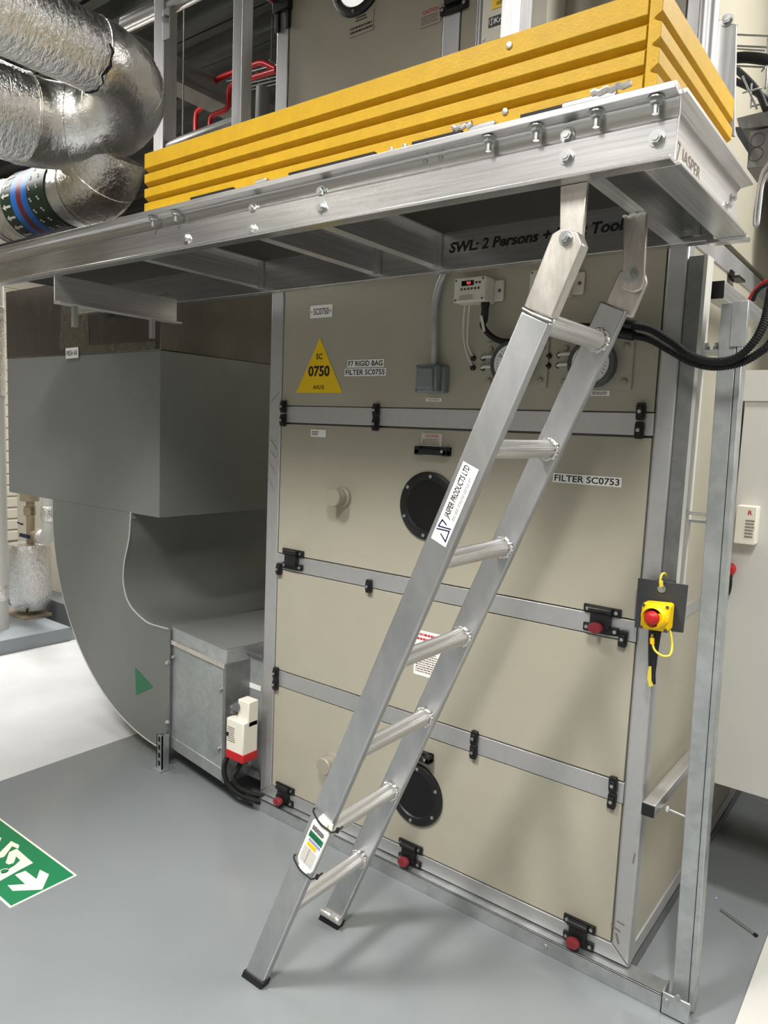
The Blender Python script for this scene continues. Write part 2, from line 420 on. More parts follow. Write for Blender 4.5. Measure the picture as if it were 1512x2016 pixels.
def porthole(par, x, z, r, glass='port_glass', y=0.0):
    rim = MB().lathe((x, y + 0.004, z), (0, -1, 0), [(r, 0), (r, 0.009), (r - 0.006, 0.013), (r - 0.026, 0.013), (r - 0.030, 0.008), (r - 0.03, 0)], 64).build('porthole_rim', M['black'], par)
    MB().lathe((x, y + 0.004, z), (0, -1, 0), [(r - 0.0295, 0), (r - 0.0295, 0.007)], 64).build('porthole_glass', M[glass], par)
    for k in range(6):
        a = PI / 2 + k * PI / 3 - 0.09
        MB().lathe((x + (r - 0.014) * math.cos(a), y - 0.009, z + (r - 0.014) * math.sin(a)), (0, -1, 0), [(0.0062, 0), (0.0055, 0.003), (0.002, 0.0035)], 14).build('porthole_screw', M['zinc'], par)
def handle(par, x0, x1, z, y=0.0):
    h = MB().box(x0, x1, y - 0.004, y - 0.030, z - 0.012, z + 0.006)
    h.box(x0, x0 + 0.02, y + 0.003, y - 0.03, z - 0.014, z + 0.014).box(x1 - 0.02, x1, y + 0.003, y - 0.03, z - 0.014, z + 0.014)
    h.box(x0, x1, y + 0.003, y - 0.012, z + 0.004, z + 0.014)
    h.build('handle', M['black'], par, bevel=0.003)
    MB().cyl((x1 - 0.016, y - 0.029, z), (x1 - 0.016, y - 0.033, z), 0.005, 14).build('handle_screw', M['zinc'], par)
def test_plug(par, x, z, y=0.0):
    MB().lathe((x, y + 0.004, z), (0, -1, 0), [(0.036, 0), (0.036, 0.012), (0.033, 0.015), (0.028, 0.016), (0.028, 0.030), (0.0255, 0.032), (0.0255, 0.036), (0.031, 0.037), (0.032, 0.058), (0.029, 0.062), (0.002, 0.062)], 40).build('test_plug', M['port_grey'], par)
def make_panel(par, name, x0, x1, z0, z1, y=0.0):
    o = MB().box(x0 + 0.003, x1 - 0.003, y + 0.003, y + 0.016, z0 + 0.003, z1 - 0.003).build(name, M['panel'], par, bevel=0.0015)
    return o

ahu = thing('air_handling_unit', (0.737, 0.0, 0.0), 'tall stone grey air handling unit with aluminium frame, standing behind the ladder', 'air handling unit')
XL1, XR0, XR1 = 0.062, 1.422, 1.474
MB().box(0.006, 1.462, 0.014, 2.45, 0.056, 2.06).build('casing', M['steel_dark'], ahu)
DEP = 2.45
# right flank
sp = MB()
for z0, z1 in ((0.101, 0.99), (1.03, 2.0)): sp.box(1.455, 1.467, 0.05, 1.30, z0, z1)
sp.build('side_panel', M['panel'], ahu)
MB().box(1.455, 1.467, 1.36, DEP - 0.05, 0.101, 2.0).build('side_panel', M['panel'], ahu)
for nm, bx in (('side_rail', (1.450, 1.472, 0.05, DEP, 0.055, 0.101)), ('side_rail', (1.450, 1.472, 0.05, DEP, 2.0, 2.06)), ('side_post', (1.450, 1.472, 1.30, 1.36, 0.101, 2.0)),
               ('side_rail', (1.450, 1.470, 0.05, 1.30, 0.99, 1.03))):
    MB().box(*bx).build(nm, M['alu_frame'], ahu, bevel=0.002)
MB().box(-0.002, 0.01, 0.05, DEP, 0.05, 2.06).build('side_panel', M['panel'], ahu)
# front frame, corners mitred
def rail_x(z0, z1, miter=None, x0=XL1, x1=XR0, par=ahu):
    if miter == 'low': P = [(0.0, 0, z0), (XR1, 0, z0), (XR0 + 0.001, 0, z1), (XL1 - 0.001, 0, z1)]
    elif miter == 'top': P = [(XL1, 0, z0), (XR0, 0, z0), (XR1, 0, z1), (0.0, 0, z1)]
    else: P = [(x0, 0, z0), (x1, 0, z0), (x1, 0, z1), (x0, 0, z1)]
    return MB().prism(P, (0, 0.04, 0)).build('frame_rail', M['alu_frame'], par, bevel=0.0012)
rail_x(0.055, 0.101, 'low'); rail_x(2.0, 2.06, 'top')
for z0, z1 in ((0.513, 0.572), (0.967, 1.024), (1.516, 1.574)): rail_x(z0, z1)
MB().prism([(0, 0, 0.0560), (XL1, 0, 0.1025), (XL1, 0, 1.9985), (0, 0, 2.0585)], (0, 0.05, 0)).build('frame_post', M['alu_frame'], ahu, bevel=0.004)
pr = MB().prism([(XR1, 0, 0.0560), (XR1, 0, 2.0585), (XR0, 0, 1.9985), (XR0, 0, 0.1025)], (0, 0.055, 0)).build('frame_post', M['alu_frame'], ahu, bevel=0.007, seg=3)
# panels
p_low = make_panel(ahu, 'access_door', XL1, XR0, 0.101, 0.513)
p_mid = make_panel(ahu, 'access_door', XL1, XR0, 0.572, 0.967)
p_main = make_panel(ahu, 'access_door', XL1, XR0, 1.024, 1.513)
p_top = make_panel(ahu, 'fixed_panel', XL1, XR0, 1.574, 2.0)
porthole(p_main, 0.738, 1.268, 0.109); porthole(p_low, 0.742, 0.305, 0.106)
handle(p_main, 0.690, 0.812, 1.443, 0.003); handle(p_low, 0.700, 0.805, 0.447, 0.003)
test_plug(p_main, 0.378, 1.264); test_plug(p_low, 0.378, 0.300)
for x, z in ((0.082, 1.572), (0.082, 1.523), (0.515, 1.566), (0.515, 1.521), (1.389, 1.577), (1.389, 1.529), (0.082, 0.967), (0.515, 0.972), (1.390, 0.972),
             (0.079, 0.562), (0.079, 0.518), (0.955, 0.565), (0.955, 0.520), (1.395, 0.562), (1.395, 0.516)):
    clamp(ahu, x, z, tilt=random.uniform(-0.06, 0.06))
latch(ahu, 0.150, 1.013, 0.105, False)
latch(ahu, 1.327, 1.012, 0.105)
for x in (0.142, 0.735, 1.330): latch(ahu, x, 0.095, 0.095)
# folded base channel along the bottom, running on to the strut post
br = MB()
br.box(-0.004, 1.575, -0.032, -0.026, 0.0, 0.049).box(-0.004, 1.575, -0.032, 0.03, 0.044, 0.049).box(-0.004, 1.575, -0.030, 0.02, 0.0, 0.005)
o = br.build('base_channel', M['galv'], ahu, bevel=0.0015)
MB().lathe((1.245, -0.032, 0.024), (0, -1, 0), [(0.008, 0), (0.006, 0.004), (0.001, 0.005)], 14).build('rivet', M['galv'], o)
br = MB().box(1.44, 1.470, 0.03, DEP, 0.0, 0.04)
br.build('base_channel', M['galv_dark'], ahu)
# scuffs on the frame
sc = MB()
for (c, a, w, h) in (((1.4380, -0.0010, 0.1248), 0.3, 0.006, 0.03), ((1.4315, -0.0010, 0.1521), 1.2, 0.004, 0.03), ((1.4442, -0.0010, 0.1732), 1.4, 0.003, 0.022), ((1.4649, -0.0010, 0.3730), -0.12, 0.0035, 0.03)):
    r = (math.cos(a), 0, math.sin(a)); u = (-math.sin(a), 0, math.cos(a)); plate(sc, c, r, u, w, h, 0.0003)
for (u, v, a, l) in ((540, 790, 0.9, 0.03), (536, 880, 1.1, 0.035), (535, 905, 0.8, 0.03), (533, 925, 1.0, 0.03), (540, 940, 0.6, 0.028), (531, 960, 1.2, 0.04)): pass
sc.build('scuff_marks', M['ink_dim'], ahu)
sw = MB()
for c, a, l in (((0.0300, -0.0010, 1.6067), 0.7, 0.05), ((0.0309, -0.0010, 1.4318), -0.8, 0.05), ((0.0295, -0.0010, 1.3938), -0.7, 0.04), ((0.0286, -0.0010, 1.3423), -0.9, 0.05), ((0.0254, -0.0010, 1.2789), -1.0, 0.06)):
    plate(sw, c, (math.cos(a), 0, math.sin(a)), (-math.sin(a), 0, math.cos(a)), l, 0.0015, 0.0003)
sw.build('scuff_marks', M['ink_dim'], ahu)

# ================================================================== upper air handling unit
ah2 = thing('air_handling_unit', (0.737, 0.0, 2.08), 'upper grey air handling unit above the yellow boards with a lit round window', 'air handling unit')
MB().box(0.0, 1.47, 0.014, 2.4, 2.08, 3.5).build('casing', M['panel'], ah2)
for x0, x1 in ((-0.006, 0.052), (0.705, 0.765), (1.42, 1.474)):
    MB().box(x0, x1, 0, 0.05, 2.08, 3.5).build('frame_post', M['alu_frame'], ah2, bevel=0.003)
for z0, z1 in ((2.08, 2.14), (3.44, 3.5)): MB().box(0.052, 1.42, 0.001, 0.04, z0, z1).build('frame_rail', M['alu_frame'], ah2, bevel=0.002)
d1 = make_panel(ah2, 'access_door', 0.052, 0.705, 2.14, 3.44)
make_panel(ah2, 'fixed_panel', 0.765, 1.42, 2.14, 3.44)
porthole(d1, 0.365, 2.945, 0.109, 'port_lit')
latch(ah2, 0.745, 2.775, 0.10, False)
o = MB().box(-0.010, 0.068, 0, -0.022, 2.945, 3.05).box(-0.006, 0.012, 0, -0.012, 2.885, 2.95).box(0.045, 0.062, 0, -0.012, 2.885, 2.95).build('latch', M['black'], ah2, bevel=0.002)
look(MB().lathe((-0.012, -0.012, 3.0), (0, -1, 0), [(0.02, 0), (0.02, 0.02), (0.012, 0.026)], 18).build('knob', M['red_knob'], o), 'dull red oval knob')

def sticker(name, c, w, h, label, cat, lines, mat='white', parent_text='ink', slope=0.0, t=0.0012, group=None):
    """a flat printed sign on a front face; lines = [(text, dx, dz, width, height, ink, bold)]"""
    c = Vector(c); r = Vector((math.cos(slope), 0, math.sin(slope))); u = Vector((-math.sin(slope), 0, math.cos(slope)))
    o = plate(MB(), c, r, u, w, h, t).build(name, M[mat]); tag(o, label, cat, group)
    inks = {}
    for (s, dx, dz, tw, th, ink, bold) in lines:
        mb = inks.setdefault(ink, MB()); p = c + r * dx + u * dz
        if s.startswith('#'): print_lines(mb, p, r, u, tw, th, int(s[1:]), t + 0.0004, 0.5, len(s) + int(tw * 1e4))
        else: add_text(mb, s, p, r, u, tw, th, t + 0.0004, bold)
    for ink, mb in inks.items(): mb.build('lettering', M[ink], o, smooth=False)
    return o
# on the fixed top panel
YP = 0.0025
sg = sticker('name_plate', (0.2475, YP, 1.905), 0.104, 0.043, 'small white plate reading SC0750 above the yellow triangle', 'sign', [('SC0750', 0, 0, 0.072, 0.022, 'ink', 0.01)])
for x in (0.203, 0.292): MB().cyl((x, 0.0015, 1.905), (x, 0.0005, 1.905), 0.0025, 8).build('rivet', M['ink'], sg)
tri = MB().prism([(0.138, YP, 1.624), (0.358, YP, 1.624), (0.246, YP, 1.815)], (0, -0.0012, 0)).build('warning_triangle', M['sign_yellow'])
tag(tri, 'yellow triangular sign reading SC 0750 AHU10 on the grey panel', 'sign')
tx = MB()
for s, z, w, h, bd in (('SC', 1.750, 0.030, 0.020, 0.02), ('0750', 1.699, 0.102, 0.038, 0.035), ('AHU10', 1.643, 0.052, 0.015, 0.02)): add_text(tx, s, (0.246, YP - 0.0016, z), XR, ZU, w, h, 0, bd)
tx.build('lettering', M['ink'], tri, smooth=False)
sticker('label_strip', (0.455, YP, 1.7215), 0.158, 0.0255, 'white strip reading F7 RIGID BAG', 'label', [('F7 RIGID BAG', 0, 0, 0.148, 0.018, 'ink', 0.02)])
sticker('label_strip', (0.4545, YP, 1.6925), 0.178, 0.0255, 'white strip reading FILTER SC0755 under the F7 RIGID BAG strip', 'label', [('FILTER SC0755', 0, 0, 0.168, 0.018, 'ink', 0.02)])
sticker('label_strip', (1.252, YP, 1.389), 0.196, 0.026, 'white strip reading FILTER SC0753 right of the ladder', 'label', [('FILTER SC0753', 0, 0, 0.186, 0.0185, 'ink', 0.02)])
sticker('asset_label', (0.2525, 0.0020, 1.4813), 0.072, 0.026, 'small white printed label at the top left of the porthole door', 'label', [('#3', -0.014, 0, 0.034, 0.016, 'ink', 0)])
sticker('caution_label', (0.7368, 0.0020, 1.4776), 0.078, 0.040, 'small pale CAUTION label above the black door handle', 'label', [('CAUTION', 0, 0.012, 0.052, 0.0085, 'ink_red', 0.02), ('#4', 0, -0.006, 0.068, 0.021, 'ink_dim', 0)], 'label_grey')
sticker('warning_label', (0.762, YP, 0.785), 0.105, 0.150, 'white and red printed label behind the ladder rung', 'label', [('#9', 0, -0.03, 0.09, 0.07, 'ink_dim', 0), ('#2', 0, 0.055, 0.09, 0.03, 'ink_red', 0)])
sticker('circuit_label', (0.7371, 0.0020, 1.6030), 0.058, 0.0105, 'tiny white strip below the grey isolator box', 'label', [('100A/FAN04DB.2', 0, 0, 0.046, 0.0062, 'ink', 0)])
sticker('gauge_label', (1.2738, 0.0020, 1.6247), 0.052, 0.014, 'tiny white strip under the right dial gauge', 'label', [('#2', 0, 0, 0.046, 0.009, 'ink', 0)])
sticker('caution_label', (0.6582, 0.0020, 2.7522), 0.075, 0.052, 'pale CAUTION label on the upper unit near its frame post', 'label', [('CAUTION', 0, 0.016, 0.058, 0.011, 'ink_red', 0.02), ('#4', 0, -0.007, 0.066, 0.026, 'ink_dim', 0)], 'panel')
sticker('notice_label', (0.3851, 0.0020, 2.8078), 0.10, 0.06, 'faint printed notice below the lit round window', 'label', [('#2', 0, 0.018, 0.05, 0.018, 'ink', 0), ('#2', 0, -0.012, 0.095, 0.025, 'ink', 0)], 'panel')

# ------------------------------------------------------------------ devices on the top panel
def controller(x0, z0, label, full=True):
    W_, H_, D_ = 0.104, 0.070, 0.062
    g = thing('pressure_controller', (x0 + W_ / 2, 0, z0), label, 'controller', 'beige pressure controllers')
    MB().box(x0, x0 + W_, -0.028, -D_, z0, z0 + H_).build('cover', M['beige_box'], g, bevel=0.004)
    MB().box(x0, x0 + W_, 0.003, -0.028, z0, z0 + H_).build('back_box', M['beige_box'], g, bevel=0.003)
    MB().box(x0 + W_ - 0.002, x0 + W_ + 0.03, 0.003, -0.010, z0 + 0.006, z0 + H_ - 0.004).build('fixing_ear', M['beige_box'], g, bevel=0.005)
    for dx in (0.007, W_ - 0.007):
        for dz in (0.007, H_ - 0.007): MB().cyl((x0 + dx, -D_, z0 + dz), (x0 + dx, -D_ - 0.001, z0 + dz), 0.0032, 12).build('screw', M['steel_dark'], g)
    MB().cyl((x0 + W_ + 0.02, -0.010, z0 + H_ / 2), (x0 + W_ + 0.02, -0.012, z0 + H_ / 2), 0.005, 12).build('fixing_screw', M['steel_dark'], g)
    f = -D_ - 0.0004
    MB().box(x0 + 0.026, x0 + 0.067, f, f - 0.001, z0 + 0.046, z0 + 0.060).build('display', M['port_glass'], g)
    add_text(MB(), '90', (x0 + 0.050, f - 0.0012, z0 + 0.053), XR, ZU, 0.013, 0.0085, 0.0003, 0.0, 0.15).build('digits', M['led'], g, smooth=False)
    k = MB()
    for i in range(6): k.box(x0 + 0.023 + i * 0.0115, x0 + 0.0295 + i * 0.0115, f, f - 0.0006, z0 + 0.034, z0 + 0.040)
    for i in range(2): k.box(x0 + 0.072 + i * 0.011, x0 + 0.079 + i * 0.011, f, f - 0.0006, z0 + 0.050, z0 + 0.056)
    k.build('buttons', M['slate'], g)
    MB().box(x0 + 0.018, x0 + 0.070, f, f - 0.0005, z0 + 0.005, z0 + 0.021).build('rating_label', M['sign_yellow'] if False else M['label_grey'], g)
    print_lines(MB(), (x0 + 0.044, f - 0.0006, z0 + 0.013), XR, ZU, 0.048, 0.014, 4, 0.0004, 0.35, 4).build('print', M['ink_dim'], g)
    return g
c1 = controller(0.832, 1.882, 'beige pressure controller with red digits, left of the ladder')
c2 = controller(1.075, 1.882, 'beige pressure controller mostly hidden behind the ladder stile')
# black gland and cable from the controller, two clear hoses
t = thing('control_cable', (0.93, 0, 1.70), 'black cable curving down from the left pressure controller', 'cable')
cp = [(0.922, -0.03, 1.884), (0.924, -0.03, 1.835), (0.9166, -0.0300, 1.8185), (0.9439, -0.0300, 1.7882), (0.9866, -0.0300, 1.7691), (1.0507, -0.0300, 1.7722), (1.1751, -0.0400, 1.7968), (1.2762, -0.0450, 1.7949)]
MB().tube(smooth_path(cp, 10), 0.0085, 12).build('sheath', M['rubber'], t)
MB().lathe((0.922, -0.03, 1.884), (0, 0, -1), [(0.013, 0), (0.013, 0.012), (0.011, 0.014), (0.011, 0.040), (0.009, 0.046)], 18).build('gland', M['black'], t)
MB().prism([(0.9135, -0.0420, 1.8431), (0.9219, -0.0420, 1.8440), (0.9349, -0.0420, 1.7986), (0.9266, -0.0420, 1.7961)], (0, -0.002, 0)).build('cable_tag', M['label_grey'], t)
for i, (a, b_) in enumerate((((0.8524, -0.0300, 1.8779), (0.8757, 0.0000, 1.6977)), ((0.8682, -0.0300, 1.8769), (0.8757, 0.0000, 1.7262)))):
    a = Vector(a); b_ = Vector(b_); m1 = a.lerp(b_, 0.4) + Vector((-0.008 - 0.006 * (1 - i), -0.006, 0))
    m2 = a.lerp(b_, 0.75) + Vector((-0.010, -0.012, 0.0))
    o = MB().tube(smooth_path([a, m1, m2, b_], 10), 0.0022, 8).build('sensing_hose', M['tubing'])
    tag(o, ('clear thin hose hanging from the controller, outer one of the pair', 'clear thin hose hanging from the controller, inner one of the pair')[i], 'hose', 'clear sensing hoses')

def gauge(x, z, label, plate_w, ports):
    g = thing('pressure_gauge', (x, 0, z - 0.075), label, 'gauge', 'dial gauges on clear plates')
    MB().box(x - plate_w / 2, x + plate_w / 2, 0.003, -0.005, z - 0.066, z + 0.066).build('mounting_plate', M['panel'], g, bevel=0.001)
    for sx in (-1, 1):
        for sz in (-1, 1): MB().lathe((x + sx * (plate_w / 2 - 0.018), -0.005, z + sz * 0.046), (0, -1, 0), [(0.0085, 0), (0.0085, 0.004), (0.006, 0.007), (0.001, 0.0075)], 16).build('bolt', M['port_grey'], g)
    MB().lathe((x, -0.004, z), (0, -1, 0), [(0.062, 0), (0.064, 0.02), (0.064, 0.034), (0.058, 0.040), (0.054, 0.040), (0.053, 0.034), (0.052, 0.03)], 56).build('ring', M['gauge_ring'], g)
    MB().lathe((x, -0.004, z), (0, -1, 0), [(0.0525, 0), (0.0525, 0.033)], 56).build('dial', M['white'], g)
    nd = MB()
    for k in range(21):
        a = math.radians(215 - k * 12.5); l = 0.010 if k % 5 == 0 else 0.006
        c = Vector((x + 0.042 * math.cos(a), -0.0375, z + 0.042 * math.sin(a)))
        plate(nd, c, (math.cos(a), 0, math.sin(a)), (-math.sin(a), 0, math.cos(a)), l, 0.0014, 0.0004)
    plate(nd, (x - 0.012, -0.038, z + 0.008), (-0.8, 0, 0.6), (-0.6, 0, -0.8), 0.06, 0.002, 0.0006)
    nd.build('needle', M['ink'], g)
    for (px, pz, hose) in ports:
        MB().lathe((px, 0.003, pz), (0, -1, 0), [(0.0085, 0), (0.0085, 0.006), (0.005, 0.008), (0.005, 0.010)], 14).build('port', M['black'], g)
        if hose: MB().tube([(px, -0.006, pz), (px + 0.01, -0.014, pz + 0.002), (px + 0.035, -0.016, pz + 0.002), (x - 0.05, -0.016, pz + 0.001)], 0.005, 10).build('hose', M['tubing'], g)
    return g
gauge(1.018, 1.705, 'dial gauge half hidden behind the left ladder stile', 0.20, [(*p_, h) for p_, h in (((0.874, 1.727), 0), ((0.874, 1.699), 0), ((0.908, 1.727), 1), ((0.908, 1.698), 1))])
gauge(1.255, 1.700, 'dial gauge behind the right ladder stile', 0.205, [(*p_, h) for p_, h in (((1.118, 1.727), 0), ((1.118, 1.700), 0), ((1.150, 1.728), 1), ((1.150, 1.700), 1))])

g = thing('isolator_box', (0.74, 0, 1.615), 'grey square isolator box at the foot of the metal conduit', 'switch box')
MB().box(0.712, 0.790, 0.003, -0.028, 1.622, 1.706).build('back_box', M['grey_box'], g, bevel=0.006)
MB().box(0.703, 0.781, -0.028, -0.056, 1.622, 1.708).build('cover', M['grey_box'], g, bevel=0.006)
MB().box(0.713, 0.771, -0.055, -0.066, 1.633, 1.697).build('rocker_plate', M['grey_box'], g, bevel=0.012, seg=3)
for x in (0.709, 0.775):
    for z in (1.628, 1.702): MB().cyl((x, -0.056, z), (x, -0.0575, z), 0.0035, 10).build('screw', M['steel_dark'], g)
o = MB().tube(smooth_path([(0.742, -0.016, 1.703), (0.742, -0.016, 1.76), (0.738, -0.016, 1.85), (0.738, -0.016, 1.90), (0.748, -0.016, 1.945), (0.765, -0.016, 1.98), (0.785, -0.016, 2.02)], 8), 0.011, 16).build('conduit', M['galv'])
tag(o, 'galvanised conduit rising from the isolator box to the platform', 'conduit')

# twin corrugated cables leaving to the right, in black end sleeves
for i, (dv, dy) in enumerate(((0, 0.0), (12, 0.022))):
    t = thing('corrugated_cable', (1.45, -0.08, 1.66), ('upper black corrugated cable sagging past the strut post', 'lower black corrugated cable sagging past the strut post')[i], 'cable', 'black corrugated cables')
    a = ([(1.3228, -0.0450, 1.8027), (1.3620, -0.0500, 1.7923), (1.4135, -0.0600, 1.7783), (1.4697, -0.0750, 1.7446), (1.5240, -0.0900, 1.7075), (1.5788, -0.1000, 1.6910), (1.6293, -0.1100, 1.6979), (1.6629, -0.1100, 1.7327), (1.6765, -0.0900, 1.7814), (1.6734, -0.0400, 1.8567)],
         [(1.3249, -0.0450, 1.7757), (1.3640, -0.0500, 1.7669), (1.4122, -0.0500, 1.7548), (1.4670, -0.0600, 1.7245), (1.5198, -0.0700, 1.6953), (1.5749, -0.0800, 1.6813), (1.6314, -0.0900, 1.6873), (1.6735, -0.1000, 1.7089), (1.6967, -0.1000, 1.7348), (1.7141, -0.0600, 1.8057)])[i]
    corrugated(MB(), a[1:], 0.0098).build('sheath', M['rubber'], t)
    MB().tube([a[0], a[1], Vector(a[1]).lerp(Vector(a[2]), 0.15)], 0.0125, 14).build('end_sleeve', M['black'], t)

# ================================================================== access platform
pf = thing('access_platform', (0.35, -0.38, 1.96), 'aluminium access platform carrying the yellow boards above the ladder', 'platform')
PX0, PX1 = -1.15, 1.628
ZB, ZT = 1.962, 2.084
def channel_x(x0, x1, yf, s, name, mat):
    """stepped channel along x; yf = outer face, s = +1 when the web lies at larger y"""
    P = [(yf, ZT), (yf, ZT - 0.012), (yf + s * 0.026, ZT - 0.016), (yf + s * 0.032, ZT - 0.024), (yf + s * 0.032, 2.040), (yf + s * 0.027, 2.034), (yf + s * 0.027, ZB + 0.007), (yf, ZB + 0.007), (yf, ZB), (yf + s * 0.036, ZB), (yf + s * 0.036, ZT - 0.002), (yf + s * 0.066, ZT - 0.002), (yf + s * 0.066, ZT)]
    return MB().prism([(x0, a, b) for a, b in P], (x1 - x0, 0, 0)).build(name, M[mat], pf, bevel=0.0012)
def channel_y(y0, y1, xf, s, name, mat):
    P = [(xf, ZT), (xf, ZT - 0.008), (xf + s * 0.026, ZT - 0.012), (xf + s * 0.032, ZT - 0.02), (xf + s * 0.032, 2.040), (xf + s * 0.029, 2.034), (xf + s * 0.029, ZB + 0.007), (xf, ZB + 0.007), (xf, ZB), (xf + s * 0.062, ZB), (xf + s * 0.062, ZB + 0.006), (xf + s * 0.036, ZB + 0.008), (xf + s * 0.036, ZT)]
    return MB().prism([(a, y0, b) for a, b in P], (0, y1 - y0, 0)).build(name, M[mat], pf, bevel=0.0012)
channel_x(PX0, 1.621, -0.662, 1, 'front_beam', 'alu_x')
channel_x(PX0, 1.560, -0.085, -1, 'rear_beam', 'alu_x')
channel_y(-0.626, -0.100, 1.629, -1, 'end_beam', 'alu_y')
MB().box(1.545, 1.632, -0.125, -0.095, ZB - 0.008, ZB).build('corner_shoe', M['alu_x'], pf, bevel=0.001)
MB().box(PX0, 1.59, -0.620, -0.122, 2.068, 2.083).build('deck_board', M['ply'], pf)
def joist(x, y0=-0.626, y1=-0.121, z0=1.984):
    MB().prism([(x - 0.004, y0, z0), (x, y0, z0), (x, y0, 2.064), (x + 0.028, y0, 2.064), (x + 0.028, y0, 2.068), (x - 0.004, y0, 2.068)], (0, y1 - y0, 0)).prism([(x - 0.004, y0, z0), (x - 0.034, y0, z0), (x - 0.034, y0, z0 + 0.004), (x - 0.004, y0, z0 + 0.004)], (0, y1 - y0, 0)).build('joist', M['alu_y'], pf)
    MB().box(x, x + 0.028, y1 - 0.005, y1, 1.975, 2.066).build('joist_bracket', M['alu_z'], pf)
for x in (0.06, 0.575, 0.797): joist(x)
joist(1.487, z0=1.972)
MB().box(1.487, 1.53, -0.128, -0.121, 1.975, 2.066).build('joist_bracket', M['alu_z'], pf)
# angle bracket hung below the left part
MB().prism([(-0.340, -0.650, 1.962), (-0.334, -0.650, 1.962), (-0.334, -0.650, 1.878), (-0.300, -0.650, 1.874), (-0.300, -0.650, 1.868), (-0.340, -0.650, 1.868)], (0, 0.48, 0)).build('hanger_angle', M['alu_y'], pf, bevel=0.001)
for y in (-0.60, -0.30): MB().box(-0.322, -0.306, y, y + 0.015, 1.80, 1.868).build('hanger_stud', M['alu_z'], pf)
# lettering on the rear beam
tm = MB(); yl = -0.1215
a = Vector((0.8550, -0.1215, 2.0520)); b_ = Vector((1.3517, -0.1215, 2.0584))
add_text(tm, 'SWL: 2 Persons + Light Tools', ((0.852 + 1.362) / 2, yl, 2.020), XR, ZU, 0.515, 0.038, 0.0006, 0.03, 0.20)
tm.build('lettering', M['ink'], pf, smooth=False)
# maker's strip on the end beam
o = MB().box(1.6012, 1.6020, -0.585, -0.41, 1.985, 2.028).build('maker_strip', M['label_grey'], pf)
tm = MB(); X3 = 1.6024
for seg in (((-0.575, 2.022), (-0.555, 2.022), (-0.566, 1.992)),): 
    for (p0, p1) in (((-0.578, 2.022), (-0.553, 2.022)), ((-0.553, 2.022), (-0.566, 1.992))):
        d = Vector((0, p1[0] - p0[0], p1[1] - p0[1])); c = Vector((X3, (p0[0] + p1[0]) / 2, (p0[1] + p1[1]) / 2)); n = Vector((0, -d.z, d.y)).normalized()
        plate(tm, c, d, n, d.length, 0.004, 0.0004)
add_text(tm, 'JASPER', (X3, -0.48, 2.006), (0, 1, 0), ZU, 0.12, 0.03, 0.0006)
tm.build('lettering', M['ink_dim'], o, smooth=False)
# bolts
def pfbolt(p, ax, stud=0.0, r=0.0105):
    MB().bolt(p, ax, r, 0.0075, True, stud).build('bolt', M['zinc'], pf)
for p in ((0.8211, -0.6300, 2.0432), (0.8273, -0.6350, 2.0048), (1.4242, -0.6300, 2.0470), (1.4273, -0.6350, 2.0079), (1.5879, -0.6350, 2.0086), (0.5910, -0.6350, 2.0389), (0.5927, -0.6350, 1.9872), (0.3317, -0.6350, 1.9965)):
    pfbolt((p[0], -0.6345, min(max(p[2], ZB + 0.02), 2.03)) if p[2] < 2.032 else (p[0], -0.6300, p[2]), (0, -1, 0))
for p in ((0.1938, -0.6450, 2.0565), (0.2974, -0.6450, 2.0520), (1.2691, -0.6450, 2.0563), (1.3693, -0.6450, 2.0575), (1.4835, -0.6450, 2.0599), (1.5861, -0.6450, 2.0573)):
    pfbolt((p[0], -0.646, ZT - 0.014), (0, 0, -1), 0.026)
for p in ((1.1102, -0.6300, 2.0646), (1.1481, -0.6300, 2.0617)): MB().lathe((p[0], -0.630, 2.058), (0, -1, 0), [(0.006, 0), (0.005, 0.003), (0.001, 0.004)], 12).build('rivet', M['zinc'], pf)
for (y, z) in ((-0.20, 2.01), (-0.135, 1.985), (-0.165, 2.035)): pfbolt((1.6005, y, z), (1, 0, 0), 0, 0.007)
for (x, z) in ((1.505, 2.030), (1.503, 1.990), (1.580, 1.992)): pfbolt((x, -0.128, z), (0, -1, 0), 0, 0.007)
# clips and weld beads along the top edge under the boards
for (u0, u1) in ((930, 1005), (1140, 1250)):
    a = (1.2659, -0.6400, 2.0959)
for x0, x1 in ((1.225, 1.285), (1.420, 1.520), (0.62, 0.66)):
    MB().box(x0, x1, -0.656, -0.62, ZT, ZT + 0.012).build('deck_clip', M['alu_x'], pf, bevel=0.003)
for x0, x1 in ((1.19, 1.235), (1.475, 1.545)):
    MB().tube([(x0 + (x1 - x0) * k / 10, -0.656, ZT + 0.014 + 0.002 * math.sin(k * 2.1)) for k in range(11)], 0.0055, 8).build('weld_bead', M['weld'], pf)
for x0, x1 in ((0.35, 0.52), (1.08, 1.20), (1.33, 1.42), (0.72, 0.98)):
    MB().box(x0, x1, -0.640, -0.618, ZT, ZT + 0.016).build('packer', M['rubber'], pf)
for x in (1.03, 1.065): MB().lathe((x, -0.642, ZT + 0.008), (0, -1, 0), [(0.0065, 0), (0.006, 0.004), (0.003, 0.0045)], 12).build('rivet', M['zinc'], pf)

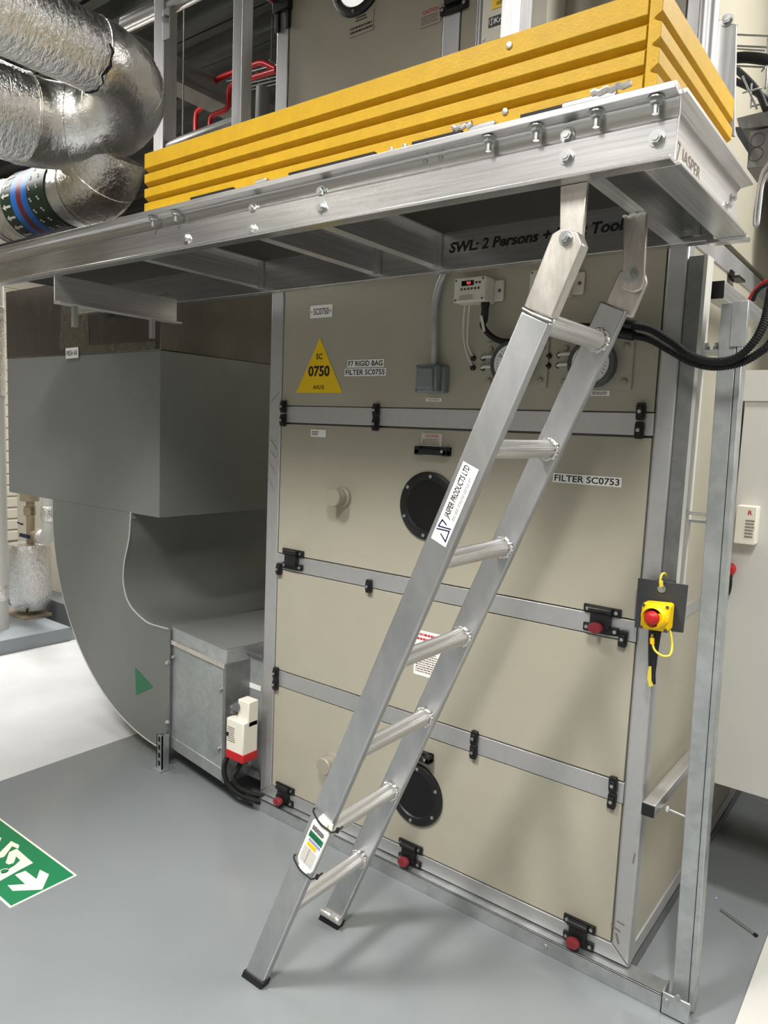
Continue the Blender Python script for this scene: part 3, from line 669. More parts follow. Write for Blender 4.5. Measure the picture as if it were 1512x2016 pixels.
# ------------------------------------------------------------------ yellow boards
def board(axis, a0, a1, face, out, z0, z1, label):
    n = 4; ph = (z1 - z0) / n; P = [(face - out * 0.022, z0), (face, z0)]
    for i in range(n):
        b0 = z0 + i * ph
        if i < n - 1: P += [(face, b0 + ph * 0.58), (face - out * 0.013, b0 + ph * 0.74), (face - out * 0.013, b0 + ph * 0.80), (face, b0 + ph * 1.0)]
        else: P += [(face, z1)]
    P += [(face - out * 0.022, z1)]
    mb = MB()
    if axis == 'x': mb.prism([(a0, a, b) for a, b in P], (a1 - a0, 0, 0))
    else: mb.prism([(a, a0, b) for a, b in P], (0, a1 - a0, 0))
    o = mb.build('toe_board', M['yellow'], bevel=0.001)
    return tag(o, label, 'board', 'yellow ribbed toe boards')
tb = board('x', 0.128, 1.5545, -0.630, -1, 2.096, 2.256, 'long yellow ribbed toe board along the platform front')
for p in ((1.2928, -0.6300, 2.2359), (1.2921, -0.6300, 2.1170)): MB().lathe((p[0], -0.630, min(max(p[2], 2.108), 2.246)), (0, -1, 0), [(0.0065, 0), (0.006, 0.003), (0.003, 0.0035)], 14).build('rivet', M['zinc'], tb)
board('y', -0.632, -0.125, 1.580, 1, 2.090, 2.256, 'short yellow ribbed toe board on the right platform end')

# ------------------------------------------------------------------ guard rail
gr = thing('guard_rail', (0.4, -0.3, 2.083), 'aluminium guard rail posts and tubes above the yellow boards', 'guard rail')
for x, w in ((-0.303, 0.056), (0.111, 0.044), (1.078, 0.054)):
    MB().box(x, x + w, -0.3, -0.3 + w, 2.083, 3.4).build('post', M['alu_z'], gr, bevel=0.002)
MB().cyl((-0.25, -0.272, 2.46), (0.115, -0.275, 2.466), 0.022, 20).build('rail', M['alu_x'], gr)
MB().cyl((-0.52, -0.272, 2.94), (-0.30, -0.272, 2.935), 0.026, 20).build('rail', M['alu_x'], gr)
MB().cyl((-0.25, -0.272, 2.925), (0.115, -0.272, 2.925), 0.026, 20).build('rail', M['alu_x'], gr)
o = MB().box(-0.252, -0.212, -0.303, -0.297, 2.80, 2.90).build('clamp_plate', M['alu_z'], gr, bevel=0.002)
MB().bolt((-0.228, -0.303, 2.862), (0, -1, 0), 0.011, 0.009).build('bolt', M['zinc'], o)
# right-hand end of the rail
ge = thing('guard_rail', (1.53, -0.35, 2.083), 'short aluminium guard rail at the right platform end', 'guard rail')
MB().cyl((1.535, -0.52, 2.084), (1.520, -0.52, 2.9), 0.018, 20).build('post', M['alu_z'], ge)
MB().cyl(((1.5230, -0.1600, 2.2962)[0], -0.16, 2.1), ((1.5138, -0.1600, 2.4040)[0], -0.16, 2.9), 0.0205, 20).build('post', M['alu_z'], ge)
MB().cyl((1.5426, -0.5000, 2.2670), (1.5313, -0.1600, 2.2857), 0.012, 16).build('rail', M['alu_y'], ge)
MB().prism([(1.5121, -0.0850, 2.4628), (1.5592, -0.0850, 2.4365), (1.5762, -0.0850, 2.1947), (1.5629, -0.0850, 2.1996), (1.5590, -0.0850, 2.2453), (1.5129, -0.0850, 2.2497)], (0, 0.01, 0)).build('end_plate', M['alu_z'], ge, bevel=0.002)
MB().bolt(((1.5389, -0.0850, 2.4508)[0], -0.085, (1.5389, -0.0850, 2.4508)[2]), (0, -1, 0), 0.010, 0.008).build('bolt', M['zinc'], ge)

# ================================================================== ladder
ld = thing('ladder', (0.70, -0.49, 0.0), 'leaning aluminium ladder with ribbed rungs, hung from the platform', 'ladder')
SL = 0.4165
def sx(z): return 0.6795 + SL * z
HW = 0.035
def stile(y0, y1, z1):
    P = [(sx(0.018) - HW, y0, 0.018), (sx(0.018) + HW, y0, 0.018), (sx(z1 - 0.026) + HW, y0, z1 - 0.026), (sx(z1) - HW, y0, z1)]
    return MB().prism(P, (0, y1 - y0, 0)).build('stile', M['alu_stile'], ld, bevel=0.004, seg=3)
YN0, YN1, YF0, YF1 = -0.660, -0.637, -0.350, -0.328
stile(YN0, YN1, 1.735); stile(YF0, YF1, 1.802)
# ribbed rungs and their weld collars
def fluted(p0, p1, r, n=36):
    p0, p1 = Vector(p0), Vector(p1); mb = MB(); A = []; B = []
    for k in range(2 * n):
        a = PI * k / n; rr = r if k % 2 == 0 else r * 0.955
        d = Vector((math.cos(a) * rr, 0, math.sin(a) * rr))
        A.append(mb.bm.verts.new(p0 + d)); B.append(mb.bm.verts.new(p1 + d))
    m_ = len(A)
    for k in range(m_): mb.bm.faces.new((A[k], A[(k + 1) % m_], B[(k + 1) % m_], B[k]))
    mb.bm.faces.new(A[::-1]); mb.bm.faces.new(B); return mb
for k in range(7):
    z = 0.258 + 0.243 * k; x = sx(z) + 0.003
    o = fluted((x, YN1 - 0.004, z), (x, YF0 + 0.004, z), 0.0205).build('rung', M['rung'], ld, smooth=False)
    wb = MB(); pts = []
    for i in range(41):
        a = 2 * PI * i / 40; rr = 0.0232 + 0.0016 * math.sin(i * 2.6) + 0.001 * math.sin(i * 5.1 + k)
        pts.append((x + rr * math.cos(a), YF0 - 0.003, z + rr * math.sin(a)))
    wb.tube(pts, 0.0044, 8)
    wb.build('weld_collar', M['weld'], o)
    MB().tube([(p[0], YN1 + 0.003, p[2]) for p in pts], 0.0045, 8).build('weld_collar', M['weld'], o)
# rubber feet with bright caps
for y0, y1 in ((YN0, YN1), (YF0, YF1)):
    f = MB().prism([(sx(0) - HW - 0.004, y0 - 0.004, 0.0), (sx(0) + HW + 0.004, y0 - 0.004, 0.0), (sx(0.024) + HW + 0.004, y0 - 0.004, 0.024), (sx(0.024) - HW - 0.004, y0 - 0.004, 0.024)], (0, y1 - y0 + 0.008, 0)).build('foot', M['rubber'], ld, bevel=0.003)
    if y0 == YF0: MB().cyl((sx(0.03) - HW - 0.002, y0 - 0.003, 0.035), (sx(0.03) + HW + 0.002, y0 - 0.003, 0.033), 0.011, 14).build('foot_cap', M['weld'], f)
# upper sleeve of the near stile
P = [(1.3728, -0.6640, 1.7420), (1.4309, -0.6640, 1.7164), (1.4817, -0.6640, 1.8407), (1.4705, -0.6640, 1.8646), (1.4400, -0.6640, 1.8755), (1.4210, -0.6640, 1.8673)]
MB().prism(P, (0, 0.030, 0)).build('stile_sleeve', M['alu_warm'], ld, bevel=0.003)
MB().tube([(1.3720, -0.6640, 1.7384), (1.3946, -0.6640, 1.7267), (1.4178, -0.6640, 1.7171), (1.4312, -0.6640, 1.7118)], 0.0022, 8).build('weld_bead', M['weld'], ld)
MB().bolt((1.4492, -0.6640, 1.8559), (0, -1, 0), 0.0095, 0.008).build('pivot_bolt', M['zinc'], ld)
# far pivot plate
P = [(1.3993, -0.3380, 1.7880), (1.4629, -0.3380, 1.7625), (1.4895, -0.3380, 1.8344), (1.4823, -0.3380, 1.8581), (1.4686, -0.3380, 1.8678), (1.4360, -0.3380, 1.8667), (1.4264, -0.3380, 1.8613)]
MB().prism(P, (0, 0.014, 0)).build('pivot_plate', M['alu_warm'], ld, bevel=0.003)
# hanging straps from the platform
P = [(1.4139, -0.6260, 1.9746), (1.4659, -0.6260, 1.9712), (1.4641, -0.6260, 1.8546), (1.4198, -0.6260, 1.8525)]
P = [(P[0][0], -0.626, ZB), (P[1][0], -0.626, ZB), P[2], P[3]]
MB().prism(P, (0, 0.010, 0)).build('hanger_strap', M['alu_warm'], pf, bevel=0.0015)
P = [(1.4390, -0.3660, 1.9545), (1.4881, -0.3660, 1.9511), (1.4927, -0.3660, 1.8291), (1.4864, -0.3660, 1.8152), (1.4740, -0.3660, 1.8110), (1.4565, -0.3660, 1.8145), (1.4472, -0.3660, 1.8225)]
zt = 1.972
P[0] = (P[0][0], -0.366, zt); P[1] = (P[1][0], -0.366, zt)
MB().prism(P, (0, 0.012, 0)).build('hanger_strap', M['alu_warm'], pf, bevel=0.002)
MB().bolt((1.4625, -0.3660, 1.8473), (0, -1, 0), 0.0125, 0.010, True, 0.022).build('pivot_bolt', M['zinc'], ld)
MB().tube([(P[0][0] + (P[1][0] - P[0][0]) * k / 8, -0.369, zt - 0.003 + 0.002 * math.sin(k * 2.2)) for k in range(9)], 0.004, 8).build('weld_bead', M['weld'], pf)
# maker's sticker on the near stile
U = Vector((SL, 0, 1)).normalized(); RT = Vector((U.z, 0, -U.x))
c = Vector((1.2432, -0.6605, 1.3558)); LL, WW = 0.178, 0.040; KS = 0.665
o = plate(MB(), c, RT, U, WW, LL, 0.0008).build('maker_sticker', M['white'], ld)
tm = MB()
add_text(tm, 'JASPER PRODUCTS LTD', c + U * 0.040 * KS - RT * 0.007 * KS, U, -RT, 0.176 * KS, 0.027 * KS, 0.0012, 0.02, 0.12)
tm.build('lettering', M['ink'], o, smooth=False)
tm = MB()
print_lines(tm, c + U * 0.035 * KS + RT * 0.0165 * KS, U, -RT, 0.165 * KS, 0.010 * KS, 2, 0.0012, 0.35, 5)
tm.build('small_print', M['ink_dim'], o, smooth=False)
tm = MB()
def stroke(mb, a, b2, w=0.0042):
    w = w * KS; A = c + (U * a[0] - RT * a[1]) * KS; B = c + (U * b2[0] - RT * b2[1]) * KS; d = B - A
    plate(mb, (A + B) / 2, d, d.cross(Vector((0, -1, 0))) * -1, d.length + w * 0.6, w, 0.0012)
for a, b2 in (((-0.062, 0.018), (-0.086, 0.022)), ((-0.086, 0.022), (-0.074, -0.022)), ((-0.062, 0.018), (-0.069, -0.002)),
              ((-0.096, 0.024), (-0.082, -0.020)), ((-0.082, -0.020), (-0.118, -0.022)), ((-0.118, -0.022), (-0.104, 0.004))): stroke(tm, a, b2)
tm.build('logo', M['navy'], o, smooth=False)
# inspection tag tied to the lower stile
it = thing('inspection_tag', (sx(0.42), -0.665, 0.42), 'white inspection tag in a holder tied to the lower left stile', 'tag')
cc = [(0.8950, -0.6680, 0.5669), (0.9483, -0.6680, 0.5583), (0.8921, -0.6680, 0.3926), (0.8325, -0.6680, 0.3997)]
c = sum((Vector(p) for p in cc), Vector()) / 4
HL, HWt = 0.205, 0.070
c.y = -0.6655
def tagpt(a, b2): return c + (U * a + RT * b2) * 0.82
oc = [(-0.072, -0.034), (-0.088, -0.026), (-0.090, -0.02), (-0.104, -0.02), (-0.106, 0.02), (-0.090, 0.022), (-0.088, 0.028), (-0.072, 0.035), (0.075, 0.035), (0.086, 0.028), (0.090, 0.02), (0.106, 0.018), (0.106, -0.018), (0.090, -0.02), (0.086, -0.028), (0.075, -0.034)]
MB().prism([tagpt(*p) + Vector((0, 0.004, 0)) for p in oc], (0, -0.007, 0)).build('holder', M['white'], it, bevel=0.002)
MB().prism([tagpt(0.112, -0.016) + Vector((0, 0.006, 0)), tagpt(0.112, 0.03) + Vector((0, 0.006, 0)), tagpt(0.09, 0.036) + Vector((0, 0.006, 0)), tagpt(0.09, -0.02) + Vector((0, 0.006, 0))], (0, -0.004, 0)).build('backing_card', M['cream_sign'], it)
F = Vector((0, -0.0034, 0))
plate(MB(), tagpt(0.034, 0.001) + F, RT, U, 0.046, 0.018, 0.0006).build('green_band', M['green'], it)
plate(MB(), tagpt(0.014, 0.003) + F, RT, U, 0.039, 0.008, 0.0006).build('purple_band', paint('lilac_print', s2l(150, 146, 190), 0.5, 0.02, 0), it)
plate(MB(), tagpt(-0.001, -0.002) + F, RT, U, 0.030, 0.0115, 0.0006).build('yellow_band', M['sign_yellow'], it)
tm = MB()
for i in range(11): plate(tm, tagpt(-0.016 - i * 0.0052, 0) + F, RT, U, 0.043, 0.0007, 0.0005)
plate(tm, tagpt(-0.042, -0.004) + F, U, -RT, 0.047, 0.0007, 0.0005)
tm.build('ruled_lines', M['ink_dim'], it)
tm = MB(); print_lines(tm, tagpt(0.060, 0.0) + F, RT, U, 0.04, 0.014, 3, 0.0006, 0.6, 9); print_lines(tm, tagpt(0.034, 0.0) + F, RT, U, 0.04, 0.012, 2, 0.0012, 0.25, 3)
tm.build('print', M['ink'], it)
for s_ in (0.095, -0.097):
    pts = [tagpt(s_ + 0.012, -0.048) + Vector((0, 0.02, 0)), tagpt(s_ + 0.008, -0.047) + Vector((0, 0.0, 0)), tagpt(s_ + 0.003, -0.025) + Vector((0, -0.006, 0)), tagpt(s_, 0.0) + Vector((0, -0.008, 0)), tagpt(s_, 0.028) + Vector((0, -0.004, 0)), tagpt(s_ + 0.001, 0.040) + Vector((0, -0.002, 0)), tagpt(s_ + 0.004, 0.046) + Vector((0, 0.012, 0)), tagpt(s_ + 0.008, 0.046) + Vector((0, 0.030, 0))]
    MB().tube(smooth_path(pts, 6), 0.0022, 8).lathe(tagpt(s_ + 0.004, 0.046) + Vector((0, 0.012, 0)), U, [(0.005, -0.004), (0.005, 0.006)], 8).build('cable_tie', M['black'], it)

# ================================================================== supply duct on the left
DY = -0.03
dk = thing('air_duct', (-1.0, DY, 0.0), 'large grey painted air duct curving down to the floor on the left', 'duct')
MB().box(-1.967, -0.630, DY, 0.95, 1.087, 1.797).build('plenum', M['duct'], dk, bevel=0.002)
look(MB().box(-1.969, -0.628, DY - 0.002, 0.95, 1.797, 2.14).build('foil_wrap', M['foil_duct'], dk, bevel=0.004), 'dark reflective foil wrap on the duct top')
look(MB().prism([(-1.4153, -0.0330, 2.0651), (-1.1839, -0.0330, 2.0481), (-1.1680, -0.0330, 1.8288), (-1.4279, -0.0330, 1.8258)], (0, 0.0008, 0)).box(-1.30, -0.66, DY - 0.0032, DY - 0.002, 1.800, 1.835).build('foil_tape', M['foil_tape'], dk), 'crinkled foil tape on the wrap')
outer = [(-1.512, 1.087)]
for k in range(29):
    a = math.radians(178 + (272.5 - 178) * k / 28); outer.append((-0.575 + 0.937 * math.cos(a), 1.03 + 0.972 * math.sin(a)))
outer += [(-0.545, 0.062)]
throat = [(p[0], p[2]) for p in ((-0.5499, -0.0300, 0.6109), (-0.6293, -0.0300, 0.6086), (-0.7112, -0.0300, 0.6108), (-0.7998, -0.0300, 0.6404), (-0.8511, -0.0300, 0.6734), (-0.8793, -0.0300, 0.7134), (-0.8956, -0.0300, 0.7745), (-0.8879, -0.0300, 0.8534), (-0.8643, -0.0300, 0.9268), (-0.8489, -0.0300, 0.9821), (-0.8377, -0.0300, 1.0915))]
throat[0] = (-0.545, throat[0][1])
poly = outer + throat[:-1] + [(throat[-1][0], 1.087)]
mb = MB()
mb.prism([(a, DY, b) for a, b in poly], (0, 0.90, 0))
mb.build('elbow', M['duct'], dk)
rim = MB()
tp = smooth_path([(a, DY - 0.001, b) for a, b in throat], 4)
rim.tube(tp, 0.0035, 6); rim.tube([(a, DY - 0.001, b) for a, b in outer], 0.003, 6)
rim.build('folded_seam', M['duct_light'], dk)
MB().box(-1.50, -0.83, DY + 0.01, 0.9, 1.060, 1.088).build('collar', M['duct'], dk)
MB().box(-0.549, -0.530, DY - 0.012, 0.85, 0.06, 0.615).build('flange', M['galv_dark'], dk, bevel=0.001)
for z in (0.47, 0.20): MB().lathe((-0.538, DY - 0.012, z), (0, -1, 0), [(0.012, 0), (0.012, 0.004), (0.008, 0.012), (0.003, 0.013)], 14).build('flange_bolt', M['zinc'], dk)
ar = MB().prism([(-0.8004, -0.0310, 0.3827), (-0.7917, -0.0310, 0.2556), (-0.6653, -0.0310, 0.3236)], (0, -0.0006, 0)).build('flow_arrow', M['green'], dk)
look(ar, 'green triangular flow arrow')
# slotted foot strut
st = MB().box(-0.560, -0.555, DY - 0.020, DY - 0.055, 0.0, 0.155).box(-0.560, -0.520, DY - 0.055, DY - 0.050, 0.0, 0.155).box(-0.525, -0.520, DY - 0.02, DY - 0.055, 0.0, 0.155)
st.box(-0.575, -0.505, DY - 0.075, DY + 0.0, 0.0, 0.005)
o = st.build('foot_strut', M['galv'], dk)
sl = MB()
for i in range(4): sl.box(-0.547, -0.533, DY - 0.0552, DY - 0.0557, 0.018 + i * 0.036, 0.040 + i * 0.036)
sl.build('slots', M['dark'], o)
sg = sticker('duct_sign', ((-1.3160, -0.0340, 1.8054)), 0.112, 0.050, 'small white sign reading FRESH AIR on the duct', 'sign', [('FRESH AIR', 0, 0, 0.096, 0.024, 'ink', 0.01)], slope=0.02)

# fire damper section between the duct and the unit, set a little askew
dm = thing('damper', (-0.30, 0.1, 0.0), 'galvanised damper section between the duct elbow and the unit', 'damper')
q = [(-0.5279, -0.0300, 0.5638), (-0.0669, -0.0750, 0.5922), (-0.0506, -0.0750, 0.2338), (-0.5217, -0.0300, 0.1673)]
A_ = Vector((-0.528, DY, 0)); B_ = Vector((-0.115, DY - 0.055, 0)); dd = (B_ - A_).normalized(); nn = Vector((dd.y, -dd.x, 0))
if nn.y > 0: nn = -nn
def dq(s0, s1, z0, z1, out0=0.0, out1=0.004):
    a = A_ + dd * s0; b = A_ + dd * s1
    P = [a + nn * out0 + Vector((0, 0, z0)), b + nn * out0 + Vector((0, 0, z0)), b + nn * out0 + Vector((0, 0, z1)), a + nn * out0 + Vector((0, 0, z1))]
    return [P, nn * (out1 - out0)]
LEN = (B_ - A_).length
MB().prism(*dq(0, LEN, 0.135, 0.555, -0.75, 0.0)).build('casing', M['galv_panel'], dm)
MB().prism(*dq(0, LEN + 0.005, 0.570, 0.628, -0.75, 0.003)).build('top_flange', M['duct_light'] if False else M['galv'], dm, bevel=0.002)
MB().prism(*dq(-0.005, LEN + 0.005, 0.628, 0.632, -0.75, 0.004)).build('top_sheet', M['duct'], dm)
MB().prism(*dq(0, LEN, 0.552, 0.571, -0.4, 0.009)).build('seam_strip', M['alu_warm'], dm)
MB().prism(*dq(0, LEN, 0.085, 0.137, -0.4, 0.004)).build('bottom_flange', M['galv'], dm, bevel=0.002)
MB().prism(*dq(LEN - 0.012, LEN + 0.008, 0.085, 0.57, -0.4, 0.006)).build('end_flange', M['galv_dark'], dm)
for s0, z in ((LEN - 0.03, 0.46), (LEN - 0.035, 0.215), (0.02, 0.50)): MB().lathe(A_ + dd * s0 + Vector((0, 0, z)), nn, [(0.009, 0), (0.009, 0.004), (0.006, 0.012), (0.001, 0.013)], 12).build('bolt', M['zinc'], dm)
# drive mounting between damper and unit
dv = MB().box(-0.105, -0.004, 0.02, 0.30, 0.13, 0.60).build('drive_plate', M['galv_panel'], dm)
MB().box(-0.10, -0.03, 0.0185, 0.02, 0.455, 0.475).build('white_strip', M['white'], dm)
MB().box(-0.11, -0.002, 0.0, 0.30, 0.60, 0.612).build('drive_flange', M['galv_dark'], dm)
MB().box(-0.11, -0.002, 0.0, 0.1, 0.1, 0.132).build('drive_flange', M['galv_dark'], dm)

ac = thing('damper_actuator', (-0.16, -0.16, 0.2), 'ivory damper actuator with red base beside the grey unit', 'actuator')
x0, x1, y0, y1 = -0.108, -0.030, -0.150, -0.060
AC = [(-0.0449, -0.1300, 0.4081), (0.0354, -0.1300, 0.4104), (0.0377, -0.1300, 0.3316)]
ax = AC[0][0] - 0.012; bx_ = AC[1][0]
MB().box(ax, bx_ + 0.004, -0.13, -0.055, 0.252, 0.385).build('housing', M['ivory'], ac, bevel=0.005)
MB().box(ax + 0.035, bx_ + 0.004, -0.105, -0.055, 0.36, 0.46).build('gear_housing', M['ivory'], ac, bevel=0.004)
look(MB().box(ax - 0.001, bx_ + 0.006, -0.132, -0.053, 0.225, 0.262).build('base', M['red'], ac, bevel=0.006), 'red base band')
cl = MB().cyl((ax - 0.02, -0.085, 0.405), (bx_ + 0.0, -0.085, 0.418), 0.011, 14).cyl((ax + 0.02, -0.075, 0.43), (ax + 0.035, -0.115, 0.43), 0.018, 16)
cl.cyl((ax + 0.005, -0.11, 0.40), (ax + 0.005, -0.05, 0.40), 0.008, 12)
cl.build('shaft_clamp', M['steel_dark'] if False else M['galv_dark'], ac)
print_lines(MB(), (ax + 0.030, -0.1303, 0.325), XR, ZU, 0.044, 0.062, 8, 0.0008, 0.35, 11).build('print', M['ink_dim'], ac)
MB().cyl((ax + 0.008, -0.13, 0.322), (ax + 0.008, -0.133, 0.322), 0.008, 14).build('knob', M['black'], ac)
for i, pts in enumerate((((-0.0413, -0.1000, 0.2922), (-0.0692, -0.1000, 0.2323), (-0.1119, -0.0900, 0.1526), (-0.0980, -0.0850, 0.0921), (-0.0456, -0.0750, 0.0600), (0.0257, -0.0600, 0.0521), (0.0259, 0.0000, 0.0137)),
                         ((0.0163, -0.0900, 0.3124), (0.0066, -0.0900, 0.2525), (-0.0317, -0.0850, 0.1769), (-0.0655, -0.0800, 0.1223), (-0.0460, -0.0700, 0.0832), (0.0109, -0.0550, 0.0720), (0.0250, 0.0000, 0.0388)))):
    o = corrugated(MB(), [Vector((p[0], p[1], max(p[2], 0.013))) for p in pts], 0.0105).build('actuator_cable', M['rubber'])
    tag(o, ('black ribbed cable looping lowest under the ivory actuator', 'black ribbed cable on the inside of the actuator loop')[i], 'cable', 'actuator cables')

# ================================================================== foil jacketed pipes
def ring_seam(mb, c, t, r, w=0.003):
    c = Vector(c); t = Vector(t).normalized(); u = t.orthogonal().normalized(); v = t.cross(u)
    mb.tube([c + (u * math.cos(a) + v * math.sin(a)) * r for a in [2 * PI * k / 36 for k in range(37)]], w, 6)
fp = thing('insulated_pipe', (-0.2, -0.9, 2.4), 'crinkled foil jacketed pipe with a return bend at the top left', 'pipe')
PA, PB, YE, PR, TI, PZ = -0.011, -0.424, -0.500, 0.100, 0.296, 2.530
RBd = (PA - PB) / 2; cx_, cy_ = (PA + PB) / 2, YE - (PA - PB) / 2
def uz(x): return PZ + TI * (x - PA) + 0.036 * (PA - x) / (PA - PB)
rd = random.Random(3)
def wob(r, a=0.006):
    return lambda i: r + a * (rd.random() - 0.5)
sa = [(PA, cy_ - 2.2 + 0.02 * k * 5.5, uz(PA)) for k in range(21)]
MB().tube(sa, PR, 32, wob(PR)).build('foil_jacket', M['foil'], fp)
ub = [(cx_ + RBd * math.cos(a), cy_ + RBd * math.sin(a), uz(cx_ + RBd * math.cos(a))) for a in [PI * k / 28 for k in range(29)]]
PRB = 0.137
wub = wob(0.0, 0.004)
MB().tube(ub, PR, 32, lambda i: PR * 1.01 + (PRB - PR) * i / 28 + wub(i)).build('bend_jacket', M['foil_smooth'], fp)
sb = [(PB, cy_ - 0.11 * k, uz(PB)) for k in range(21)]
MB().tube(sb, PRB, 32, wob(PRB)).build('foil_jacket', M['foil'], fp)
se = MB()
for k in (0, 7, 14, 21, 28):
    se = MB(); a = PI * k / 28; ring_seam(se, ub[k], (-math.sin(a), math.cos(a), 0), (PR + (PRB - PR) * k / 28) * 1.015, 0.002); se.build('tape_seam', M['foil_old'], fp)

tr = MB(); rr = random.Random(5); pts = []
for k in range(12):
    a = -1.9 + k * 0.17; x = PA + (PR + 0.002) * math.cos(a); z = uz(PA) + (PR + 0.002) * math.sin(a)
    pts.append((x, cy_ - 0.004 + 0.014 * (rr.random() - 0.5), z))
tr.tube(pts, 0.0032, 6, rf=lambda i: 0.0015 + 0.004 * rr.random())
tr.build('torn_seam', M['dark'], fp)

lp = thing('insulated_pipe', (-1.0, -0.45, 2.18), 'lower foil pipe with green and blue colour band lying along the platform', 'pipe')
LY, LZ, LR, XE, RL = -0.45, 2.302, 0.118, -0.475, 0.16
MB().tube([(-2.6 + 0.1063 * k, LY, LZ) for k in range(21)], LR, 36, wob(LR, 0.005)).build('foil_jacket', M['foil_smooth'], lp)
eb = [(XE + RL * math.sin(a), LY, LZ + RL - RL * math.cos(a)) for a in [PI / 2 * k / 12 for k in range(10)]]
MB().tube(eb, LR * 1.01, 36, wob(LR * 1.01, 0.004)).build('bend_jacket', M['foil_old'], lp)
se = MB()
for k in (0, 5):
    se = MB(); a = PI / 2 * k / 12; ring_seam(se, eb[k], (math.cos(a), 0, math.sin(a)), LR * 1.015, 0.002); se.build('tape_seam', M['foil'], lp)
for x in (-0.99, -1.02):
    se = MB(); ring_seam(se, (x, LY, LZ), (1, 0, 0), LR * 1.01); se.build('tape_seam', M['foil'], lp)
bx0 = -0.865
def band(x0, x1, mat, name):
    o = MB().lathe((x0, LY, LZ), (1, 0, 0), [(LR + 0.001, 0), (LR + 0.0035, 0), (LR + 0.0035, x1 - x0), (LR + 0.001, x1 - x0)], 48).build(name, M[mat], lp); return o
ws = (('dkgreen', 0.078), ('blue', 0.040), ('maroon', 0.036), ('blue', 0.040), ('dkgreen', 0.120)); x = bx0
for i, (mt, w) in enumerate(ws):
    band(x, x + w, mt, 'colour_band'); x += w
wa = MB()
for k in range(20):
    a = 2 * PI * k / 20; n_ = Vector((0, math.cos(a), math.sin(a))); t_ = Vector((0, -math.sin(a), math.cos(a)))
    c = Vector((bx0 + 0.040, LY, LZ)) + n_ * (LR + 0.0042); h = Vector((-1, 0, 0))
    P = [(-0.03, -0.004), (0.008, -0.004), (0.008, -0.011), (0.030, 0), (0.008, 0.011), (0.008, 0.004), (-0.03, 0.004)]
    wa.prism([c + h * p + t_ * q for p, q in P], n_ * 0.0008)
    for j in range(3):
        for e in range(2):
            c2 = Vector((bx0 + 0.212 + j * 0.026 + 0.006 * e, LY, LZ)) + n_ * (LR + 0.0042) + t_ * (0.008 * e - 0.004)
            P = [(-0.006, -0.003), (0.006, -0.003), (0.006, 0.003), (-0.006, 0.003)]
            if j != 1: wa.prism([c2 + h * p + t_ * q for p, q in P], n_ * 0.0008)
wa.build('band_arrows', M['white'], lp)
pr_ = MB().box(-1.2, -0.22, -0.652, -0.60, 2.085, 2.098).build('black_strip', M['rubber']); tag(pr_, 'black strip on the beam top under the lower foil pipe', 'strip')  # plain black strip between beam top and pipe

# ================================================================== strut post, brackets, emergency stop at the right corner
cc_ = MB()
cc_.box(1.4765, 1.513, -0.004, 0.002, 1.10, 1.958).box(1.4765, 1.480, 0.002, 0.05, 1.10, 1.958)
tray = cc_.build('cable_channel', M['galv_dark']); tag(tray, 'dark vertical cable channel beside the unit corner post', 'channel')
tray_edge = MB().box(1.513, 1.5215, -0.006, 0.05, 1.10, 1.958).build('lip_painted_glint', M['duct_light'], tray)  # pale colour imitates light caught by the metal lip

ep = thing('emergency_stop', (1.49, -0.05, 1.0), 'yellow emergency stop box with red button on a dark plate', 'emergency stop')
P = [(1.4285, -0.0450, 1.1492), (1.5530, -0.0450, 1.1508), (1.5511, -0.0450, 1.0288), (1.4297, -0.0450, 1.0189)]
MB().prism(P, (0, 0.003, 0)).build('mounting_plate', M['slate'], ep, bevel=0.001)
MB().box(1.470, 1.512, -0.042, 0.0, 1.02, 1.15).build('bracket', M['steel_dark'], ep)
P = [(1.4582, -0.0950, 1.0983), (1.5273, -0.0950, 1.1030), (1.5270, -0.0950, 1.0338), (1.4573, -0.0950, 1.0300)]
bxo = MB().prism(P, (0, 0.046, 0)).build('box', M['yellow_bright'], ep, bevel=0.007)
cen = [Vector(p) for p in P]; mid = sum(cen, Vector()) / 4
for p in cen:
    c = mid + (p - mid) * 0.84; MB().cyl(c, c + Vector((0, -0.0015, 0)), 0.0042, 12).build('screw', M['steel_dark'], bxo)
bc = Vector((1.4936, -0.1200, 1.0691)); bc.y = -0.095
MB().lathe(bc, (0, -1, 0), [(0.033, 0), (0.033, 0.006), (0.027, 0.020), (0.0245, 0.022), (0.021, 0.014), (0.021, 0.0)], 36).build('collar', M['yellow_bright'], ep)
MB().lathe(bc, (0, -1, 0), [(0.012, 0), (0.012, 0.018), (0.018, 0.020), (0.018, 0.026), (0.015, 0.033), (0.010, 0.037), (0.001, 0.038)], 32).build('button', M['red'], ep)
MB().prism([(bc.x + 0.012, -0.1165, bc.z + 0.013), (bc.x + 0.034, -0.103, bc.z + 0.006), (bc.x + 0.034, -0.103, bc.z - 0.008), (bc.x + 0.012, -0.1165, bc.z - 0.024)], (0, 0.012, 0)).build('shroud', M['yellow_bright'], ep, bevel=0.002)
MB().bolt((1.4904, -0.0450, 1.1314), (0, -1, 0), 0.0075, 0.003).build('plate_bolt', M['zinc'], ep)
yl_ = thing('yellow_cable', (1.50, -0.07, 0.9), 'thin yellow cable looping below the emergency stop box', 'cable')
MB().tube(smooth_path([(1.4849, -0.0750, 1.0173), (1.4892, -0.0850, 1.0031), (1.4987, -0.0900, 0.9827), (1.5182, -0.0900, 0.9727), (1.5337, -0.0850, 0.9763), (1.5355, -0.0750, 0.9940), (1.5277, -0.0650, 1.0228), (1.5202, -0.0600, 1.0359)], 8), 0.0028, 8).build('sheath', M['yellow_pale'], yl_)
